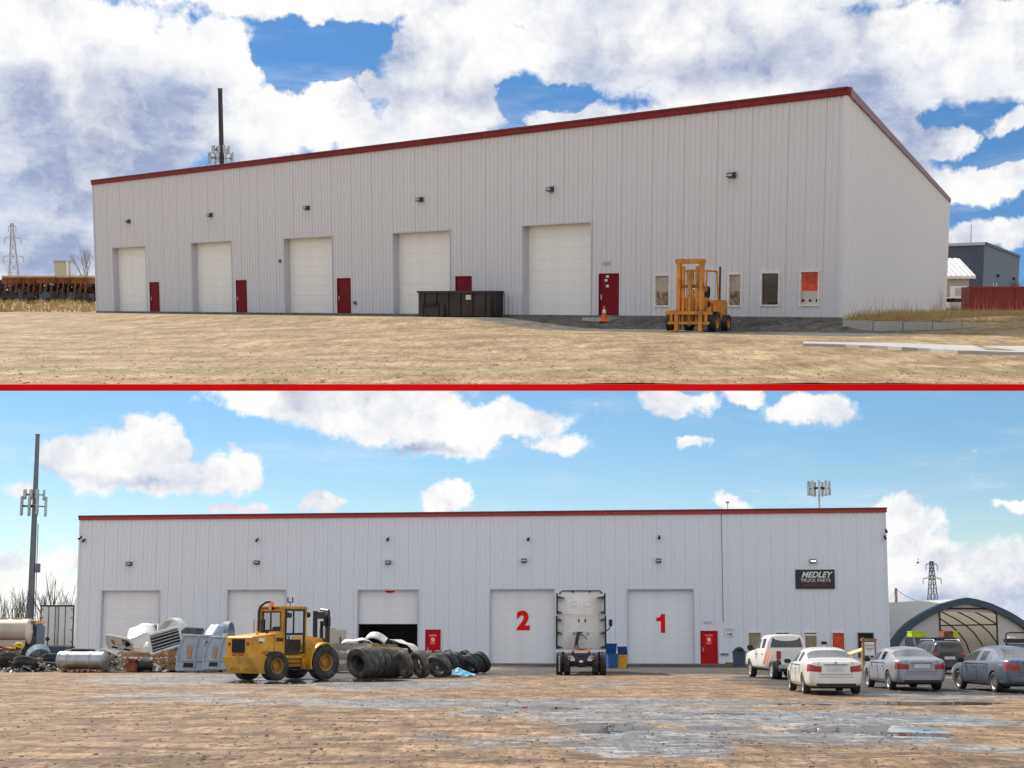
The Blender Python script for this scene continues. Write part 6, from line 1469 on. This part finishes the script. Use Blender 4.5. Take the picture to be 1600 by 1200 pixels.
loc = uput(946, 0, 73.0, None); p = atU(944, 497, 70.6); c = thing('traffic_cone', 'orange traffic cone standing before the red door', 'traffic cone', (p.x, p.y, uz(p.x, p.y)+.0), 0, up=True)
g = MB(); g.box(-.22, .22, -.22, .22, 0, .05, b=.01); g.build('cone_base', M['cone'], c)
g = MB(); g.cyl((0, 0, .05), (0, 0, .44), .17, .10, 16); g.cyl((0, 0, .60), (0, 0, .78), .068, .035, 16); g.build('cone_body', M['cone'], c)
g = MB(); g.cyl((0, 0, .44), (0, 0, .60), .10, .068, 16); g.build('reflective_band', M['white'], c)
# door step slabs
s0, z0 = onU(952, 497); g = MB(); g.box(s0-.9, s0+.9, -1.1, -.09, -.55, -.01, b=.02); o = g.build('door_step', M['concrete'], None, False, UPM @ UXl); tag(o, 'low concrete step at the red door by the traffic cone', 'step')
# low wall along the verge
pa = atU(1318, 505, 60.6); pb = atU(1550, 505, 60.6); a = math.degrees(math.atan2(pb.y-pa.y, pb.x-pa.x)); Lw = (pb-pa).length
n_ = 5; c = thing('retaining_wall', 'low grey concrete retaining wall right of the warehouse corner', 'wall', (pa.x, pa.y, 0), a, up=True)
for i in range(n_):
    g = MB(); g.box(.012, Lw/n_-.012, 0, .25, ZB-.6, ZB-.02-.03*i, b=.015); g.build('wall_block', M['concrete'], c, False, T(i*Lw/n_, 0, 0))
# pale path
def onterr(px, py):
    r_ = rayU(px, py); z = .3
    for _ in range(25):
        q = Vector((0, 0, UE))+r_*((z-UE)/r_.z); z = z*.5+(uz(q.x, q.y)+.05)*.5
    return q.x, q.y
g = MB(); n = 26; A_ = []; B_ = []
for i in range(n):
    px = 1255+i*22.0; k_ = sm(1240, 1620, px)
    A_.append(onterr(px, 535.5+7*k_+.4*math.sin(px*.03))); B_.append(onterr(px, 538.5+14*k_))
vs = [(x, y, uz(x, y)+.09) for x, y in A_]+[(x, y, uz(x, y)+.09) for x, y in B_]+[(x, y, uz(x, y)-.15) for x, y in B_]
g.add(vs, [(i, i+1, n+i+1, n+i) for i in range(n-1)]+[(n+i, n+i+1, 2*n+i+1, 2*n+i) for i in range(n-1)]); o = g.build('path', M['path'], None, False, UPM); o['kind'] = 'structure'
# grass tufts near side wall
g = MB(); rr_ = random.Random(9)
for i in range(4200):
    px = rr_.uniform(1318, 1640); Y = rr_.uniform(61.8, 84); p = atU(px, 480, Y)
    if px < 1480 and (Vector((p.x, p.y, 0))-Vector((PRc.x, PRc.y, 0))).cross(Vector((sd.x, sd.y, 0))).z < 2: continue
    h = rr_.uniform(.08, .42)*(2.1 if rr_.random() < .05 else 1)*(.45+.9*abs(math.sin(p.x*1.7+p.y*.6))); a = rr_.uniform(0, 6.3); z = uz(p.x, p.y)
    for j in range(3):
        bx, by = p.x+rr_.uniform(-.12, .12), p.y+rr_.uniform(-.12, .12); dx, dy = rr_.uniform(-.18, .18)*h*2, rr_.uniform(-.1, .1)
        g.add([(bx-.012, by, z), (bx+.012, by, z), (bx+dx, by+dy, z+h)], [(0, 1, 2)])
for i in range(9):
    px = rr_.uniform(1325, 1470); p = atU(px, 480, 62.3); h = rr_.uniform(.6, 1.1); g.cyl((p.x, p.y, ZB-.05), (p.x+.06, p.y, ZB+h), .012, .006, 4)
o = g.build('dry_grass', M['grass'], None, False, UPM); o['kind'] = 'stuff'
# grass on berm left
g = MB()
for i in range(1800):
    px = rr_.uniform(-60, 150); Y = rr_.uniform(112, 146); p = atU(px, 480, Y); h = rr_.uniform(.1, .45); z = uz(p.x, p.y); g.add([(p.x-.05, p.y, z), (p.x+.05, p.y, z), (p.x+rr_.uniform(-.2, .2), p.y, z+h)], [(0, 1, 2)])
o = g.build('dry_weeds', M['grass'], None, False, UPM); o['kind'] = 'stuff'
# right neighbour: blue hall, white-roofed annex, container
def box_building(name, label, cat, X, w, d, h, wm, rib=True):
    c = thing(name, label, cat, up=True); c.matrix_basis = UPM @ X; return c
Yb = 150; zt = lambda py, Y: atU(800, py, Y).z
# blue hall: corner at px 1537 (near edge between its long dark face (left) and gable side (right))
pc = atU(1535, 480, Yb); pl = atU(1440, 480, Yb+6); pr = atU(1589, 480, Yb+42)
zb = 1.2; c = thing('blue_hall', 'slate blue metal hall with pale roof edge right of the hillside warehouse', 'building', (0, 0, 0), up=True)
htop = zt(382, Yb)-.0; htr = zt(408, Yb+42)
def fr(a, b): d_ = b-a; return T(a.x, a.y, 0) @ RZ(math.degrees(math.atan2(d_.y, d_.x))), Vector((d_.x, d_.y, 0)).length
X1, w1 = fr(pl, pc); wall(c, X1, w1, htop, [], mat('navy_cladding', (.06, .09, .13), .5, 0, .1, .6), pw=1.0, rib=.05, period=.33, z0=zb-1)
X2, w2 = fr(pc, pr); wall(c, X2, w2, htop, [(w2*.23, w2*.34, zb, 3.9), (w2*.72, w2*.84, zb, 3.6)], M['bluew'], pw=2.6, rib=.08, period=.65, z0=zb-1)
g = MB(); g.box(-.1, w1+.1, -.3, .0, htop-.05, htop+.25); g.build('eave_trim', M['steell'], c, False, X1)
g = MB(); g.box(-.1, w2, -.2, .0, htop-.05, htop+.25); g.build('verge_trim', M['navy'], c, False, X2)
g = MB(); g.add([(pl.x, pl.y, htop), (pc.x, pc.y, htop), (pr.x, pr.y, htop), (pl.x, pr.y, htop)], [(0, 1, 2, 3)]); g.build('roof', M['roofw'], c)
for (k_, w_, h_) in ((.23, .11, 3.9), (.72, .12, 3.6)): g = MB(); g.box(w2*k_, w2*(k_+w_*.5), .1, .2, zb-1, h_); g.build('door', M['white'], c, False, X2); g = MB(); g.box(w2*(k_+w_*.5)+.01, w2*(k_+w_), .12, .2, zb-1, h_); g.build('dark_door', M['navy'], c, False, X2)
for k_ in (.3, .78): g = MB(); g.box(w2*k_, w2*k_+.9, -.4, -.1, 4.6, 4.9); g.build('wall_light', M['black'], c, False, X2)
# annex
Ya = 140; al = atU(1450, 480, Ya); ar = atU(1513, 480, Ya)
c = thing('annex_building', 'beige annex with a sloping white metal roof beside the red container', 'building', (al.x, al.y, 0), 0, up=True); wa = ar.x-al.x
ze, zr = zt(433, Ya), zt(403, Ya)
g = MB(); g.box(0, wa, 0, 5, .6, ze-.1); g.build('wall', M['brown'], c)
g = MB(); g.prism([(-.4, ze-.15), (-.4, ze+.12), (5, zr+.12), (5, zr-.1)], -.3, wa+.5, 'x'); g.build('roof', M['roofw'], c)
for i in range(9):
    g = MB(); x = -.2+i*(wa+.5)/8.5; g.prism([(-.4, ze+.12), (-.4, ze+.19), (5, zr+.19), (5, zr+.12)], x, x+.06, 'x'); g.build('roof_seam', M['roofw'], c)
x0 = atU(1483, 480, Ya).x-al.x; g = MB(); g.box(x0, x0+1.7, -.1, -.01, zt(467, Ya), zt(447, Ya)); g.build('window', M['white'], c)
g = MB(); g.box(x0+.5, x0+1.6, -.13, -.1, zt(462, Ya), zt(450, Ya)); g.build('window_blind', M['steell'], c)
# container
Yc = 118; cl = atU(1514, 480, Yc); c = thing('shipping_container', 'red corrugated shipping container at the right edge of the raised yard', 'container', (cl.x, cl.y, 0), -1, up=True)
z0_, z1_ = zt(485, Yc), zt(448, Yc); Lc = 9.0
wall(c, T(0, 0, 0), Lc, z1_-.08, [], M['container'], pw=.9, rib=.05, period=.225, z0=z0_+.08, name='side_panel')
g = MB(); g.box(-.05, Lc, -.08, .05, z1_-.1, z1_+.02); g.box(-.05, Lc, -.08, .05, z0_-.05, z0_+.1); g.box(-.1, .02, -.08, .05, z0_-.05, z1_+.02); g.box(Lc*.42, Lc*.42+.06, -.1, .0, z0_, z1_); g.build('container_frame', M['container'], c)
g = MB(); g.box(0, Lc, .05, 2.3, z0_, z1_-.02); g.build('container_body', M['container'], c)
# white parked vehicles near annex
Yv = 132; zr_ = zt(488, Yv)
for (px, lb) in ((1485, 'white van partly hidden behind the warehouse corner, left of the other'), (1498, 'white car parked between van and red container')):
    p = atU(px, 480, Yv); c = thing('parked_van', lb, 'van', (p.x, p.y, zr_), 0, up=True)
    g = MB(); g.prism([(-.85, .35), (-.9, .9), (-.7, 1.35), (.5, 1.4), (.85, .95), (.9, .35)], -.0, 1.4, 'y'); g.build('body', M['wpaint'], c)
    g = MB(); g.box(-.55, .45, -.02, .0, .95, 1.28); g.build('window', M['cglass'], c)
    for x in (-.5, .5): wheel_o = wheel(c, 0, 0, .3, .2, .19, M['rubber'], M['rim'], -1); wheel_o.matrix_basis = T(x, .1, .3) @ RZ(90)
# antenna mast on blue hall
p = atU(1513, 480, Yb+8); g = MB(); g.cyl((0, 0, htop), (0, 0, zt(350, Yb+8)), .05, .03, 6); g.cyl((0, 0, htop), (0, 0, htop+.5), .12, n=6); o = g.build('radio_mast', M['steelg'], None, False, UPM @ T(p.x, p.y, 0)); tag(o, 'thin radio mast standing on the blue hall roof', 'mast')
# neighbour tree line on right
for i, (px, lb) in enumerate(((1592, 'bare bush at the right edge beside the blue hall'),)):
    p = atU(px, 480, 170); bare_tree(lb, (p.x, p.y, 1.0), 5.0, 60+i, M['twig'], up=True, spread=.5, depth=5, bushy=True)
# left: pylon, tower, tree, racks
p = atU(24, 480, 240); z_ = 1.0
pylon('distant lattice power pylon at the left edge of the raised yard', (p.x, p.y, z_), zt(349, 240)-z_, 2.0, up=True, arms=((.82, 1.3), (.60, 1.6), (.96, .6)), r=.05, m=mat('pylon_grey', (.42, .44, .48), .7, 0, .1))
p = atU(352, 480, 170); monopole('dark monopole cell tower rising behind the hillside warehouse roof', (p.x, p.y, 0), zt(140, 170), .34, .26, [(zt(234, 170), .8, .9), (zt(247, 170), 1.2, 1.3)], up=True, body=M['dark'])
p = atU(137, 480, 160); bare_tree('leafless tan tree beside the left corner of the hillside warehouse', (p.x, p.y, 1.8), 6.6, 77, M['twig'], up=True, spread=.55, depth=6, r0=.1)
p = atU(121, 480, 158); bare_tree('low tan bush left of the leafless tree', (p.x, p.y, 1.8), 4.4, 78, M['twig'], up=True, spread=.55, depth=6, r0=.08, bushy=True)
p = atU(97, 480, 165); c = thing('site_cabin', 'small cream site cabin with a white vent pipe behind the trailer row', 'cabin', (p.x, p.y, 3.8), 0, up=True)
g = MB(); g.box(-.75, .55, 0, 2, 0, zt(409, 165)-3.8); g.build('cabin_wall', M['cream'], c); g = MB(); g.cyl((.75, 0, 0), (.75, 0, zt(408, 165)-3.8), .12, n=8); g.build('vent_pipe', M['white'], c)
g = MB(); g.box(-.85, .65, -.1, 2.1, zt(409, 165)-3.8, zt(407, 165)-3.8); g.build('roof', M['brown'], c)
Yr = 142
zr0 = uz(atU(60, 480, Yr).x, Yr)
for i, px in enumerate((20, 47, 74, 101, 128)):
    p = atU(px, 480, Yr+.5*(i % 2)); lb = ['rusty equipment trailer nearest the left edge of the raised yard', 'second rusty equipment trailer from the left edge', 'middle rusty equipment trailer of the row', 'rusty equipment trailer left of the tan bush', 'rusty equipment trailer closest to the hillside warehouse'][i]
    c = thing('equipment_trailer', lb, 'trailer', (p.x, p.y, zr0), 3*(i % 3)-3, 'rusty equipment trailers', up=True); hh = zt(431, Yr)-zr0
    g = MB(); g.box(-.88, .88, -.4, 2.0, hh-.18, hh+.02, b=.03); g.build('deck_load', M['tan'], c)
    g = MB(); g.box(-.88, .88, -.3, 1.8, hh-.75, hh-.2); g.build('under_frame', M['rust'], c)
    for k_ in range(3):
        g = MB(); x = -.7+k_*.55; g.cyl((x, -.35, .3), (x+.35, -.35, hh-.2), .09, n=5); g.build('brace', M['rust'], c)
    g = MB(); g.box(-.88, .88, 0, 1.5, .35, .75); g.cyl((-.5, -.2, .9), (.2, -.2, 1.3), .2, n=7); g.build('scrap_load', M['dark'], c)
    for x in (-.45, .35): wo_ = wheel(c, 0, 0, .36, .25, .2, M['rubber'], M['rust'], -1, deep=True); wo_.matrix_basis = T(x, -.2, .36) @ RZ(90)
# dark hedge of scrap at very left
rr_ = random.Random(21)
for i in range(12):
    px = -5+13*i; p = atU(px, 480, Yr-3); z = uz(p.x, p.y); w_ = rr_.uniform(.3, .7); g = MB(); g.box(-w_, w_, -.3, .3, 0, rr_.uniform(.4, .9), b=.04); g.cyl((-w_, -.32, .2), (w_*.8, -.32, .5), .08, n=6); g.box(-w_*.5, w_*.3, -.25, .25, .3, .95, b=.05)
    o = g.build('scrap_part', M['dark'] if i % 3 else M['greybin'], None, False, UPM @ T(p.x, p.y, z) @ RZ(rr_.uniform(-30, 30))); tag(o, ORD[i]+' dark scrap part from the left before the rusty trailer row', 'scrap', 'scrap parts on the raised yard')

g = MB(); rr_ = random.Random(31)
for i in range(420):
    px = rr_.uniform(-60, 152); p = atU(px, 480, Yr+rr_.uniform(2.5, 6)); z = zr0+rr_.uniform(-.1, 2.1); w_ = rr_.uniform(.12, .5)
    g.box(-w_, w_, -.2, .2, -.12, rr_.uniform(.05, .4), mi=rr_.choice((0, 0, 0, 1, 2)), X=T(p.x, p.y, z) @ RY(rr_.uniform(-60, 60)))
o = g.build('scrap_heap', [M['dark'], M['rust'], M['bluew']], None, False, UPM); tag(o, 'mass of dark and rusty scrap behind the equipment trailers', None, None, 'stuff')
def stones(name, n, area, zf, m, mw=None, s0=.02, s1=.09, seed=1):
    g = MB(); q = random.Random(seed)
    for i in range(n):
        x, y = area(q); s_ = s0+(s1-s0)*q.random()**3; z = zf(x, y); a = q.uniform(0, 6.3)
        vs = [(x+math.cos(a+k*1.57)*s_*q.uniform(.7, 1.3), y+math.sin(a+k*1.57)*s_*q.uniform(.7, 1.3), z-.01) for k in range(4)]
        vs += [((p[0]+x)/2, (p[1]+y)/2, z+s_*q.uniform(.15, .4)) for p in vs]
        g.add(vs, [(0, 1, 5, 4), (1, 2, 6, 5), (2, 3, 7, 6), (3, 0, 4, 7), (4, 5, 6, 7)])
    o = g.build(name, m, None, False, mw); o['kind'] = 'stuff'
def a1(q): y = 18+48*q.random()**1.4; return q.uniform(-.4, .4)*y, y
clod = mat('dirt_clods', (.25, .18, .13), .9, 0, .4, 1.5)
stones('gravel', 8000, a1, gz, clod, s0=.01, s1=.065, seed=2)
clod2 = mat('tan_clods', (.34, .26, .16), .9, 0, .4, 1.5)
def a2(q): y = EY+.1+40*q.random()**1.6; return q.uniform(-.4, .4)*y, y
def uz2(x, y): return uz(x, y)
stones('loose_gravel', 7000, a2, uz2, clod2, UPM, .01, .06, 3)
print('objects', len(bpy.data.objects), 'tris', sum(len(o.data.polygons) for o in bpy.data.objects if o.type == 'MESH'))
